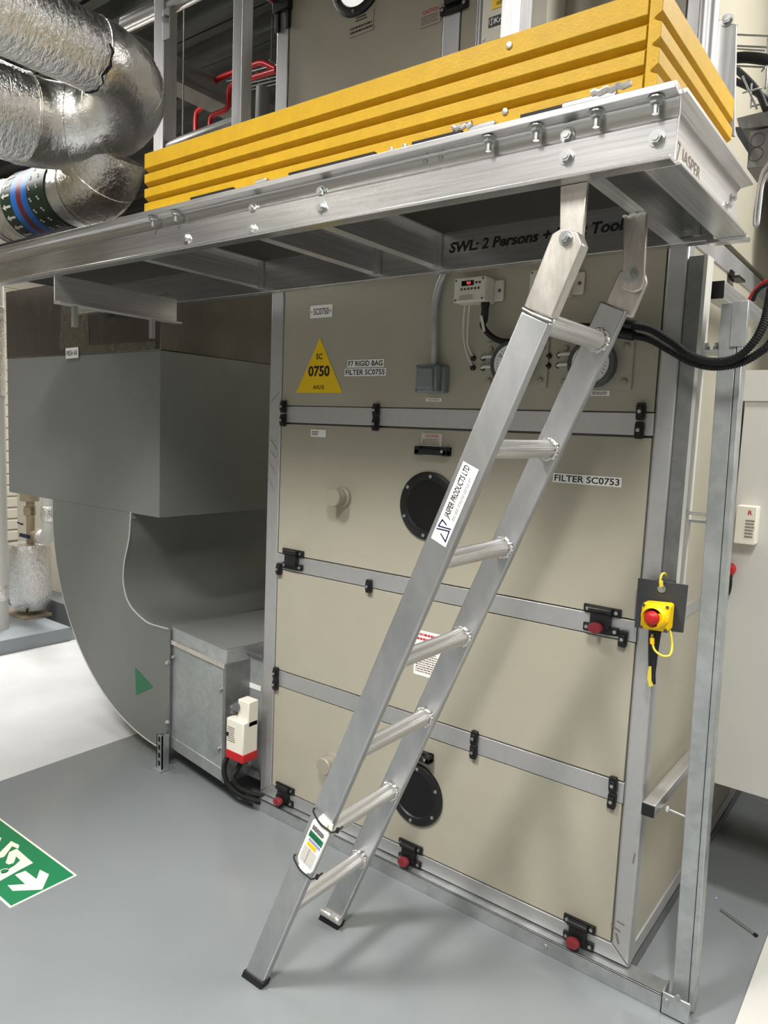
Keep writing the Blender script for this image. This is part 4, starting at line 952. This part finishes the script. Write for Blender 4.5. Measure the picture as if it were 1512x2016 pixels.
MB().cyl((1.4886, -0.0850, 1.0109), (1.4904, -0.0870, 0.9959), 0.0055, 12).build('marker_sleeve', M['yellow_bright'], yl_)
yt = MB().tube(smooth_path([(1.4905, -0.0550, 1.1368), (1.4893, -0.0600, 1.1543), (1.4903, -0.0550, 1.1694), (1.4933, -0.0400, 1.1705), (1.4921, -0.0200, 1.1584)], 8), 0.0028, 8).cyl((1.4918, -0.0560, 1.1398), (1.4903, -0.0590, 1.1530), 0.005, 12).build('yellow_cable', M['yellow_pale'])
tag(yt, 'short yellow cable end hooked over the dark plate of the emergency stop', 'cable')
bk = MB().tube(smooth_path([(1.4842, -0.0500, 1.0241), (1.4836, -0.0500, 0.9840), (1.4829, -0.0450, 0.9425), (1.4814, -0.0350, 0.9060), (1.4818, -0.0200, 0.8750)], 8), 0.014, 14, rf=lambda i: 0.016 - 0.0003 * i).build('cable_sleeve', M['black'])
tag(bk, 'black tapered cable sleeve hanging under the emergency stop', 'cable')
yg = MB().prism([(1.4784, -0.0600, 0.9288), (1.4847, -0.0600, 0.9303), (1.4877, -0.0600, 0.8935), (1.4938, -0.0600, 0.8816), (1.4839, -0.0600, 0.8764), (1.4771, -0.0600, 0.8976)], (0, 0.002, 0)).build('cable_marker', M['yellow_pale'])
tag(yg, 'yellow cable marker tag hanging lowest below the emergency stop', 'tag')
# strut post
ps = thing('strut_post', (1.62, 0.0, 0.0), 'tall galvanised strut post standing at the right corner of the unit', 'post')
def pxz(z, dx): return (1.594 - 0.0185 * z + dx)
def pbox(d0, d1, y0, y1, z0, z1, nm, mt):
    return MB().prism([(pxz(z0, d0), y0, z0), (pxz(z0, d1), y0, z0), (pxz(z1, d1), y0, z1), (pxz(z1, d0), y0, z1)], (0, y1 - y0, 0)).build(nm, M[mt], ps, bevel=0.0015)
pbox(0.0, 0.0405, 0.0, 0.041, 0.03, 1.84, 'channel', 'galv')
pbox(0.0425, 0.056, -0.004, 0.041, 0.02, 1.84, 'lip', 'galv')
pbox(0.026, 0.062, -0.007, -0.001, 1.735, 1.842, 'end_bracket', 'galv')
s = MB()
q_ = (1.6102, -0.0020, 1.7597); s.lathe((q_[0], -0.002, q_[2]), (0, -1, 0), [(0.007, 0), (0.006, 0.003), (0.001, 0.004)], 14)
s.build('bolt', M['zinc'], ps)
fb = MB().box(1.574, 1.647, -0.036, -0.030, 0.0, 0.062).box(1.574, 1.580, -0.036, 0.02, 0.0, 0.062).box(1.574, 1.647, -0.036, 0.03, 0.0, 0.006).build('foot_bracket', M['galv'], ps, bevel=0.002)
for p in ((1.5880, -0.0370, 0.0383), (1.6154, -0.0370, 0.0663)): MB().cyl((p[0], -0.036, p[2]), (p[0], -0.0395, p[2]), 0.008, 18).build('bolt', M['zinc'], fb)
# square tube stays between unit and post
def stay(x0, z0, y0, y1, w, label):
    t = thing('square_tube', (x0 + w / 2, y0, z0), label, 'bracket', 'square stay tubes')
    MB().box(x0, x0 + w, y0, y1, z0, z0 + w).build('tube', M['alu_y'], t, bevel=0.002)
    look(MB().box(x0 - 0.0005, x0 + w + 0.0005, y0 - 0.005, y0, z0 - 0.0005, z0 + w + 0.0005).build('end_cap', M['black'], t, bevel=0.002), 'black plastic end cap')
    return t
stay(1.500, 1.868, 0.088, 0.62, 0.043, 'square aluminium tube with black end cap beside the post top')
t = stay(1.497, 0.545, -0.078, 0.45, 0.032, 'square aluminium tube with black end cap low on the unit corner')
MB().cyl((1.528, 0.03, 0.528), (1.60, 0.03, 0.520), 0.004, 10).lathe((1.529, 0.03, 0.528), (1, 0, 0), [(0.009, 0), (0.009, 0.008), (0.004, 0.009)], 6).build('stay_rod', M['zinc'], t)
br = thing('stay_bracket', (1.53, 0.04, 1.30), 'small galvanised bracket with a stay rod between unit and post, mid height', 'bracket')
MB().box(1.498, 1.503, 0.0, 0.08, 1.30, 1.36).box(1.498, 1.57, 0.03, 0.08, 1.30, 1.306).build('angle', M['galv'], br)
MB().cyl((1.515, 0.01, 1.325), (1.59, 0.01, 1.325), 0.004, 10).lathe((1.515, 0.01, 1.325), (1, 0, 0), [(0.011, 0), (0.011, 0.009), (0.004, 0.01)], 6).build('stay_rod', M['zinc'], br)
br = thing('stay_bracket', (1.53, 0.04, 1.75), 'galvanised bracket with bolts beside the sagging cables', 'bracket')
MB().box(1.500, 1.570, 0.01, 0.10, 1.726, 1.732).box(1.500, 1.506, 0.01, 0.10, 1.732, 1.79).build('angle', M['galv'], br)
for x in (1.525, 1.548): MB().bolt((x, 0.04, 1.732), (0, 0, 1), 0.009, 0.008, True, 0.02).build('bolt', M['zinc'], br)
MB_clip = MB().box(1.474, 1.478, 0.42, 0.46, 1.98, 2.01).box(1.474, 1.50, 0.42, 0.50, 1.985, 1.992)
tag(MB_clip.build('cable_clip', M['black']), 'small black cable clip on the bright flank of the unit', 'clip')

# grey duct hung on the right, its isolator and red handle
sd = thing('side_duct', (2.1, 1.0, 0.38), 'pale grey sheet duct hanging clear of the floor at the right', 'duct')
MB().box(1.510, 2.9, 0.60, 1.38, 0.385, 1.735).build('casing', M['duct_light'], sd, bevel=0.002)
MB().box(1.505, 2.9, 0.594, 0.60, 1.640, 1.735).build('top_flange', M['duct_light'], sd)
iso = thing('control_box', (1.56, 0.56, 1.19), 'small white control box on the pale duct right of the post', 'control box')
MB().box(1.525, 1.585, 0.55, 0.60, 1.195, 1.315).build('housing', M['ivory'], iso, bevel=0.003)
add_text(MB(), 'R', (1.566, 0.5495, 1.295), XR, ZU, 0.012, 0.014, 0.0004, 0.03).build('lettering', M['ink_red'], iso, smooth=False)
print_lines(MB(), (1.568, 0.5495, 1.245), XR, ZU, 0.026, 0.06, 6, 0.0006, 0.45, 8).build('print', M['ink_dim'], iso)
rh = thing('rotary_switch', (1.525, 0.57, 1.05), 'red rotary handle with black lever right of the strut post', 'switch')
MB().lathe((1.512, 0.60, 1.105), (0, -1, 0), [(0.020, 0), (0.020, 0.03), (0.016, 0.036)], 20).build('knob', M['red'], rh)
MB().tube(smooth_path([(1.522, 0.575, 1.095), (1.525, 0.57, 1.06), (1.521, 0.575, 1.03), (1.510, 0.58, 1.018)], 6), 0.005, 8).build('lever', M['black'], rh)

ud = thing('upper_duct', (2.1, 1.0, 2.15), 'dim grey sheet duct high at the upper right corner', 'duct')
MB().box(1.56, 2.9, 0.66, 1.38, 2.15, 3.94).build('casing', M['trunk'], ud, bevel=0.002)
# floor clutter at the right
rd_ = MB().cyl((1.5970, 0.5286, 0.0040), (1.7115, 0.4692, 0.0040), 0.0045, 10).build('threaded_rod', M['zinc']); tag(rd_, 'thin metal rod lying on the floor at the right', 'rod')
MB().cyl((1.7068, 0.4712, 0.0040), (1.7149, 0.4662, 0.0040), 0.006, 10).build('rod_end', M['black'], rd_)
pl_ = MB().prism([(1.742, -0.50, 0), (1.742, 0.58, 0), (2.6, 0.58, 0), (2.6, -0.50, 0)], (0, 0, 0.012)).build('floor_mat', M['duct_light']); tag(pl_, 'white sheet lying on the floor at the lower right corner', 'mat')

# ------------------------------------------------------------------ above, right of the boards
kb = thing('enclosure_box', (0.96, -0.05, 2.56), 'beige wall enclosure with yellow label above the boards', 'enclosure')
MB().box(0.905, 1.10, -0.105, 0.0, 2.560, 2.80).build('housing', M['beige_box'], kb, bevel=0.003)
MB().box(0.935, 1.05, -0.1065, -0.105, 2.640, 2.76).build('warning_label', M['sign_yellow'], kb)
tm = MB(); print_lines(tm, (0.965, -0.107, 2.652), XR, ZU, 0.03, 0.01, 2, 0.0005, 0.4, 2); tm.build('print', M['ink'], kb)
o = MB().box(0.928, 1.03, -0.1065, -0.105, 2.596, 2.622).build('name_strip', M['ink'], kb)
tm = MB(); add_text(tm, 'Kraus', (0.971, -0.1068, 2.609), XR, ZU, 0.048, 0.015, 0.0004, 0.01)
for k in range(24):
    a = 2 * PI * k / 24; plate(tm, (0.938 + 0.007 * math.cos(a), -0.1068, 2.609 + 0.008 * math.sin(a)), (-math.sin(a), 0, math.cos(a)), (-math.cos(a), 0, -math.sin(a)), 0.0024, 0.0014, 0.0004)
plate(tm, (0.938, -0.1068, 2.609), XR, ZU, 0.0015, 0.022, 0.0004)
tm.build('lettering', M['white'], o, smooth=False)
MB().cyl((0.914, -0.105, 2.572), (0.914, -0.107, 2.572), 0.005, 12).build('screw', M['zinc'], kb)
o = MB().tube(resample([(0.868, -0.05, 2.10), (0.868, -0.05, 3.3)], 0.012), 0.013, 12, rf=lambda i: 0.013 if i % 2 else 0.0115).build('flexible_conduit', M['galv_dark']); tag(o, 'ribbed dark conduit rising left of the beige enclosure', 'conduit')
bb = MB().box(1.70, 1.80, 0.30, 0.36, 2.62, 2.74)
P = [(1.3567, 0.1000, 2.5904), (1.4182, 0.1000, 2.6004), (1.4227, 0.1000, 2.5473), (1.3692, 0.1000, 2.5463)]
bb = MB().prism(P, (0, 0.08, 0)).build('junction_box', M['black'], bevel=0.008); tag(bb, 'black box behind the slim rail tube at the upper right', 'box')
# wire basket tray with cables
bt = thing('basket_tray', (1.75, 0.0, 2.45), 'wire basket cable tray at the upper right', 'cable tray')
w = MB()
for (a, b_) in (((1.4843, 0.0000, 2.4743), (1.6276, 0.0000, 2.4282)), ((1.4865, 0.0000, 2.4486), (1.6298, 0.0000, 2.4037)), ((1.5164, 0.0800, 2.4646), (1.5871, 0.0800, 2.4413)), ((1.4825, 0.0200, 2.4129), (1.6102, 0.0200, 2.3740)), ((1.4766, 0.0600, 2.5067), (1.5249, 0.0600, 2.5071)), ((1.3889, 0.0500, 2.5088), (1.4343, 0.0500, 2.5047)), ((1.4034, 0.0500, 2.4833), (1.4365, 0.0500, 2.4781))): w.cyl(a, b_, 0.0022, 8)
for pts in ([(1.5281, 0.0000, 2.4622), (1.5298, 0.0000, 2.4179), (1.5105, 0.0200, 2.4082)], [(1.4944, 0.0500, 2.4627), (1.4971, 0.0400, 2.4312)], [(1.6086, 0.0000, 2.4301), (1.6134, 0.0000, 2.3299), (1.6011, 0.0200, 2.3326), (1.5551, 0.0400, 2.3384)], [(1.5493, 0.0500, 2.3815), (1.5945, 0.0200, 2.2857)], [(1.5713, 0.0500, 2.3590), (1.5808, 0.0200, 2.2921)], [(1.6097, 0.0200, 2.3796), (1.6022, 0.0000, 2.3603)], [(1.5761, 0.0400, 2.3026), (1.6001, 0.0400, 2.3029)]):
    w.tube(smooth_path(pts, 5) if len(pts) > 2 else pts, 0.0022, 8)
w.build('wires', M['zinc'], bt)
for i, (pts, lab) in enumerate((([(1.4827, 0.0000, 2.4130), (1.5217, 0.0000, 2.4075), (1.5665, 0.0000, 2.3993), (1.6216, 0.0000, 2.3785)], 'black cable lying level in the wire basket'), ([(1.5191, 0.1000, 2.4261), (1.5605, 0.0700, 2.3749), (1.5925, 0.0400, 2.3274), (1.6143, 0.0200, 2.2814)], 'black cable dropping steeply below the wire basket'),
                        ([(1.5267, 0.0800, 2.3869), (1.5641, 0.0600, 2.3564), (1.5986, 0.0400, 2.3203), (1.6242, 0.0300, 2.2940)], 'black cable crossing below the wire basket to the frame edge'))):
    o = MB().tube(smooth_path(pts, 8), 0.012 if i == 0 else 0.008, 10).build('tray_cable', M['rubber']); tag(o, lab, 'cable', 'tray cables')
tk = thing('trunking', (1.75, 0.2, 2.25), 'grey metal trunking with round knockouts at the right edge', 'trunking')
P = [(1.5318, 0.1000, 2.3075), (1.6218, 0.1000, 2.3116), (1.6253, 0.1000, 2.2725), (1.5415, 0.1000, 2.2768)]
MB().prism(P, (0, 0.12, 0)).build('arm', M['trunk'], tk, bevel=0.002)
P = [(1.5651, 0.1000, 2.2696), (1.6256, 0.1000, 2.2689), (1.6339, 0.1000, 2.1773), (1.5661, 0.1000, 2.1809)]
o = MB().prism(P, (0, 0.12, 0)).build('cover', M['trunk'], tk, bevel=0.002)
for p in ((1.5857, 0.0990, 2.2449), (1.5841, 0.0990, 2.2120)):
    s = MB(); ring_seam(s, p, (0, 1, 0), 0.016, 0.001); s.build('knockout', M['steel_dark'], o)
P = [(1.5388, 0.0600, 2.2710), (1.5527, 0.0600, 2.2681), (1.5743, 0.0600, 2.2287), (1.5741, 0.0600, 2.2053), (1.5477, 0.0600, 2.2480)]
MB().prism(P, (0, 0.03, 0)).build('rubber_edge', M['black'], tk)
hk = MB().tube(smooth_path([(1.6531, -0.0500, 2.1234), (1.6372, -0.0500, 2.0932), (1.6349, -0.0500, 2.0493), (1.6343, -0.0500, 2.0093), (1.6319, -0.0500, 2.0007), (1.6281, -0.0500, 2.0079), (1.6280, -0.0500, 2.0448), (1.6336, -0.0500, 2.1104), (1.6478, -0.0500, 2.1375)], 8), 0.0045, 10).build('wire_hook', M['alu_z']); tag(hk, 'bright looped hook hanging at the right edge under the trunking', 'hook')
for i, (pts, mt, lab) in enumerate((([(1.6095, 0.0600, 1.8563), (1.6232, 0.0500, 1.8764), (1.6426, 0.0400, 1.8896), (1.6710, 0.0300, 1.8947)], 'red', 'thin red cable rising behind the post top'), ([(1.6208, 0.0400, 1.8486), (1.6299, 0.0300, 1.8677), (1.6483, 0.0200, 1.8785), (1.6757, 0.0100, 1.8791)], 'rubber', 'black cable rising beside the thin red one'))):
    o = MB().tube(smooth_path(pts, 8), 0.005, 10).build('power_cable', M[mt]); tag(o, lab, 'cable')

# ------------------------------------------------------------------ under the ceiling, left of the upper unit
gb = MB().box(-1.62, -1.56, -0.2, 3.6, 3.365, 3.51).box(-1.66, -1.50, -0.2, 3.6, 3.345, 3.372).build('roof_beam', M['duct']); tag(gb, 'grey steel beam under the dark ceiling', 'beam')
def cpx(): pass
for i, (pts, lab) in enumerate(((
    [(-1.7356, 1.0000, 3.1833), (-1.7400, 1.0000, 3.3186), (-1.7117, 1.0000, 3.3554), (-1.6001, 1.0000, 3.3661), (-1.5765, 1.0000, 3.3911), (-1.5724, 1.0000, 3.4691), (-1.5356, 1.0000, 3.4903), (-1.4117, 1.0000, 3.4918), (-1.2574, 1.0000, 3.4891), (-1.1693, 1.0000, 3.4821), (-1.0621, 1.0000, 3.4248)], 'left red pipe stepping up behind the guard rail'),
    ([(-1.5822, 0.9800, 3.1656), (-1.5807, 0.9800, 3.2590), (-1.5549, 0.9800, 3.2861), (-1.4551, 0.9800, 3.2898), (-1.4253, 0.9800, 3.3175), (-1.4200, 0.9800, 3.3889), (-1.3793, 0.9800, 3.4154), (-1.2329, 0.9800, 3.4113), (-1.0407, 0.9800, 3.4030)], 'right red pipe stepping up behind the guard rail'))):
    P = [Vector(p) for p in pts]; P = [P[0] + (P[0] - P[1]) * 1.2] + P
    o = MB().tube(smooth_path(P, 6), 0.0145, 12).build('red_pipe', M['red_pipe']); tag(o, lab, 'pipe', 'red pipes')
hq = (-1.2003, 0.5000, 3.2035)
hr = MB().cyl((hq[0], 0.5, 2.14), (hq[0], 0.5, 3.98), 0.004, 8).build('hanger_rod', M['galv']); tag(hr, 'thin threaded hanger rod right of the first guard rail post', 'rod')
vq = (-0.9440, 0.8000, 3.1410); vt = (-0.9467, 0.8000, 3.2235)
vp = MB().cyl((vq[0], 0.8, 2.14), (vq[0], 0.8, vt[2]), 0.035, 20).build('grey_pipe', M['duct']); tag(vp, 'dim grey vertical pipe left of the upper unit', 'pipe')
bt2 = MB()
for k in range(6):
    p0 = Vector((-1.5901, 1.3000, 3.5675)); p1 = Vector((-1.3745, 1.3000, 3.5071))
    bt2.cyl(p0 + Vector((-0.3, 0.04 * k, 0.12)), p1 + Vector((0.2, 0.04 * k, 0.12)), 0.003, 6)
for k in range(10): bt2.cyl(p0 + Vector((-0.3 + k * 0.09, 0, 0.12)), p0 + Vector((-0.3 + k * 0.09, 0.2, 0.12)), 0.003, 6)
for k in (1, 4): bt2.cyl(p0 + Vector((-0.3 + k * 0.09, 0.1, 0.12)), Vector((p0.x - 0.3 + k * 0.09, p0.y + 0.1, 4.0)), 0.003, 6)
tag(bt2.build('basket_tray', M['galv']), 'dim wire basket tray beside the red pipes', 'cable tray')
ch = MB().box(-0.95, -0.03, 1.4, 1.48, 3.02, 3.06).cyl((-0.8, 1.44, 3.06), (-0.8, 1.44, 4.0), 0.005, 8).cyl((-0.12, 1.44, 3.06), (-0.12, 1.44, 4.0), 0.005, 8).build('strut_channel', M['galv']); tag(ch, 'galvanised strut channel under the red pipes', 'channel')

# ================================================================== floor exit sign
fs = MB().prism([(-0.735, -0.931, 0.0), (-0.105, -0.931, 0.0), (-0.106, -0.712, 0.0), (-0.735, -0.712, 0.0)], (0, 0, 0.0012)).build('floor_sign', M['cream_sign'])
tag(fs, 'green and cream emergency exit sign stuck on the floor', 'sign')
MB().prism([(-0.728, -0.924, 0.0013), (-0.112, -0.924, 0.0013), (-0.113, -0.719, 0.0013), (-0.728, -0.719, 0.0013)], (0, 0, 0.0005)).build('green_field', M['green'], fs)
am = MB()
def flat(uvs): am.prism([(p[0], p[1], 0.0019) for p in uvs], (0, 0, 0.0004))
flat([(-0.2556, -0.8427, 0.0000), (-0.2521, -0.8102, 0.0000), (-0.1816, -0.8088, 0.0000), (-0.2225, -0.7766, 0.0000), (-0.1765, -0.7698, 0.0000), (-0.1167, -0.8240, 0.0000), (-0.1791, -0.8870, 0.0000), (-0.2190, -0.8839, 0.0000), (-0.1824, -0.8449, 0.0000)])
am.build('arrow', M['cream_sign'], fs)
am = MB()
flat([(-0.2426, -0.9592, 0.0000), (-0.2900, -0.8747, 0.0000), (-0.3113, -0.8149, 0.0000), (-0.2777, -0.7699, 0.0000), (-0.3956, -0.7740, 0.0000), (-0.3891, -0.8048, 0.0000), (-0.3737, -0.9334, 0.0000)]) if False else None
flat([(-0.3434, -0.8316, 0.0000), (-0.3959, -0.7947, 0.0000), (-0.3978, -0.7677, 0.0000), (-0.2761, -0.7724, 0.0000), (-0.2712, -0.8176, 0.0000), (-0.2571, -0.8996, 0.0000), (-0.2937, -0.8924, 0.0000), (-0.3054, -0.8211, 0.0000), (-0.3215, -0.7929, 0.0000), (-0.3546, -0.7904, 0.0000), (-0.3235, -0.8141, 0.0000), (-0.3274, -0.8290, 0.0000)])
flat([(-0.4188, -0.8149, 0.0000), (-0.4582, -0.7580, 0.0000), (-0.4126, -0.7516, 0.0000), (-0.3940, -0.7643, 0.0000), (-0.4246, -0.7706, 0.0000), (-0.3819, -0.8185, 0.0000), (-0.3861, -0.8301, -0.0000), (-0.4656, -0.8276, 0.0000), (-0.4968, -0.8135, 0.0000)])
flat([(-0.5249, -0.8042, 0.0000), (-0.5052, -0.7694, -0.0000), (-0.4836, -0.7848, 0.0000), (-0.4925, -0.8223, -0.0000)])
hd = Vector((-0.3022, -0.8559, -0.0000)); am.cyl((hd.x, hd.y, 0.0019), (hd.x, hd.y, 0.0023), 0.014, 24)
am.build('pictogram', M['cream_sign'], fs)
hm = MB().cyl((hd.x, hd.y, 0.0024), (hd.x, hd.y, 0.0027), 0.0105, 24).build('pictogram_head', M['green'], fs)

# ================================================================== far left, beyond the duct
kb_ = MB().box(-4.2, -2.54, -3.0, 0.64, 0.0, 0.095).build('plinth', M['kerb'], bevel=0.004); tag(kb_, 'low grey painted plinth along the left aisle', 'plinth')
kb2 = MB().box(-5.2, -2.62, 0.80, 2.2, 0.0, 0.16).build('plinth', M['kerb'], bevel=0.004); tag(kb2, 'low grey painted plinth farther back behind the foil vessel', 'plinth')
cb_ = MB().box(-3.9, -3.10, 0.95, 1.4, 0.16, 2.3).build('cream_cabinet', M['cream_wall'], bevel=0.004); tag(cb_, 'cream cabinet behind the foil vessel', 'cabinet')
sw_ = MB().box(-3.1, -2.4, 1.9, 1.98, 0.16, 2.3)
for i in range(16): sw_.box(-3.1, -2.4, 1.885, 1.90, 0.2 + i * 0.13, 0.31 + i * 0.13)
tag(sw_.build('louvred_panel', M['cream_wall']), 'cream ribbed panel seen past the duct elbow', 'panel')
sp_ = thing('silver_pipe', (-3.2, 0.3, 0.095), 'smooth silver vertical pipe at the left edge', 'pipe')
SPX = (-2.8104, 0.3000, 0.2243)
MB().cyl((SPX[0], 0.30, 0.095), (SPX[0], 0.30, 2.5), 0.052, 28).build('jacket', M['duct_light'], sp_)
MB().lathe((SPX[0], 0.30, 0.29), (0, 0, 1), [(0.054, 0), (0.056, 0.01), (0.054, 0.05), (0.057, 0.09), (0.053, 0.10)], 24).build('foil_wrap', M['foil'], sp_)
MB().lathe((SPX[0], 0.30, 1.62), (0, 0, 1), [(0.056, 0), (0.058, 0.3), (0.057, 0.55)], 24).build('foil_wrap', M['foil'], sp_)
YV = 0.60
vs_ = thing('expansion_vessel', (-2.99, YV, 0.1), 'foil wrapped upright vessel with valves left of the duct elbow', 'vessel')
V0 = (-3.0052, 0.6000, 0.1368); V1 = (-2.9939, 0.6000, 0.6120); VX = -3.0
MB().lathe((VX, YV, V0[2]), (0, 0, 1), [(0.05, 0), (0.10, 0.01), (0.132, 0.06), (0.138, 0.12), (0.136, 0.30), (0.137, V1[2] - V0[2] - 0.03), (0.128, V1[2] - V0[2]), (0.02, V1[2] - V0[2] + 0.004)], 30).build('foil_jacket', M['foil'], vs_)
MB().cyl((VX + 0.01, YV, V1[2]), (VX + 0.01, YV, V1[2] + 0.30), 0.028, 16).cyl((VX - 0.0, YV, V1[2] + 0.20), (VX, YV, V1[2] + 0.26), 0.038, 16).cyl((VX - 0.05, YV, V1[2] + 0.225), (VX + 0.03, YV, V1[2] + 0.225), 0.022, 14).cyl((VX + 0.01, YV, V1[2] + 0.07), (VX + 0.14, YV, V1[2] + 0.07), 0.024, 14).build('top_pipework', M['brass'], vs_)
MB().cyl((VX + 0.0, YV, V1[2] + 0.30), (VX, YV, V1[2] + 0.42), 0.062, 20).build('air_vent', M['brass'], vs_)
MB().cyl((VX + 0.13, YV, V1[2] + 0.07), (VX + 0.155, YV, V1[2] + 0.07), 0.052, 20).build('flange', M['brass'], vs_)
MB().box(VX - 0.03, VX + 0.10, YV - 0.06, YV - 0.05, V1[2] + 0.05, V1[2] + 0.075).build('valve_lever', M['navy'], vs_)
MB().tube([(VX - 0.02, YV - 0.04, V1[2] + 0.135), (VX - 0.05, YV - 0.06, V1[2] + 0.15)], 0.008, 8).build('valve_lever', M['black'], vs_)
MB().cyl((VX, YV, 0.1), (VX, YV, V0[2] + 0.02), 0.03, 16).cyl((VX - 0.06, YV - 0.02, 0.155), (VX + 0.05, YV - 0.02, 0.155), 0.018, 12).build('drain_pipework', M['brass'], vs_)
MB().box(VX - 0.20, VX + 0.10, YV - 0.10, YV + 0.1, 0.095, 0.112).build('base_plate', M['concrete'], vs_)
MB().tube([(VX + 0.02, YV - 0.06, 0.205), (VX + 0.09, YV - 0.07, 0.205)], 0.009, 8).tube([(VX + 0.06, YV - 0.06, 0.17), (VX + 0.09, YV - 0.07, 0.165), (VX + 0.105, YV - 0.08, 0.155)], 0.008, 8).build('drain_lever', M['black'], vs_)
ep_ = thing('elbow_pipe', (-2.8, YV + 0.02, 0.6), 'smooth silver pipe elbow joining the foil vessel from the right', 'pipe')
MB().tube(smooth_path([(VX + 0.155, YV, V1[2] + 0.07), (VX + 0.22, YV, V1[2] + 0.07), (VX + 0.265, YV, V1[2] + 0.12), (VX + 0.27, YV, V1[2] + 0.2), (VX + 0.27, YV, V1[2] + 0.6)], 8), 0.048, 20).build('jacket', M['duct_light'], ep_)
MB().lathe((VX + 0.27, YV, V1[2] + 0.19), (0, 0, 1), [(0.049, 0), (0.058, 0.02), (0.056, 0.09), (0.049, 0.10)], 20).build('foil_wrap', M['foil'], ep_)
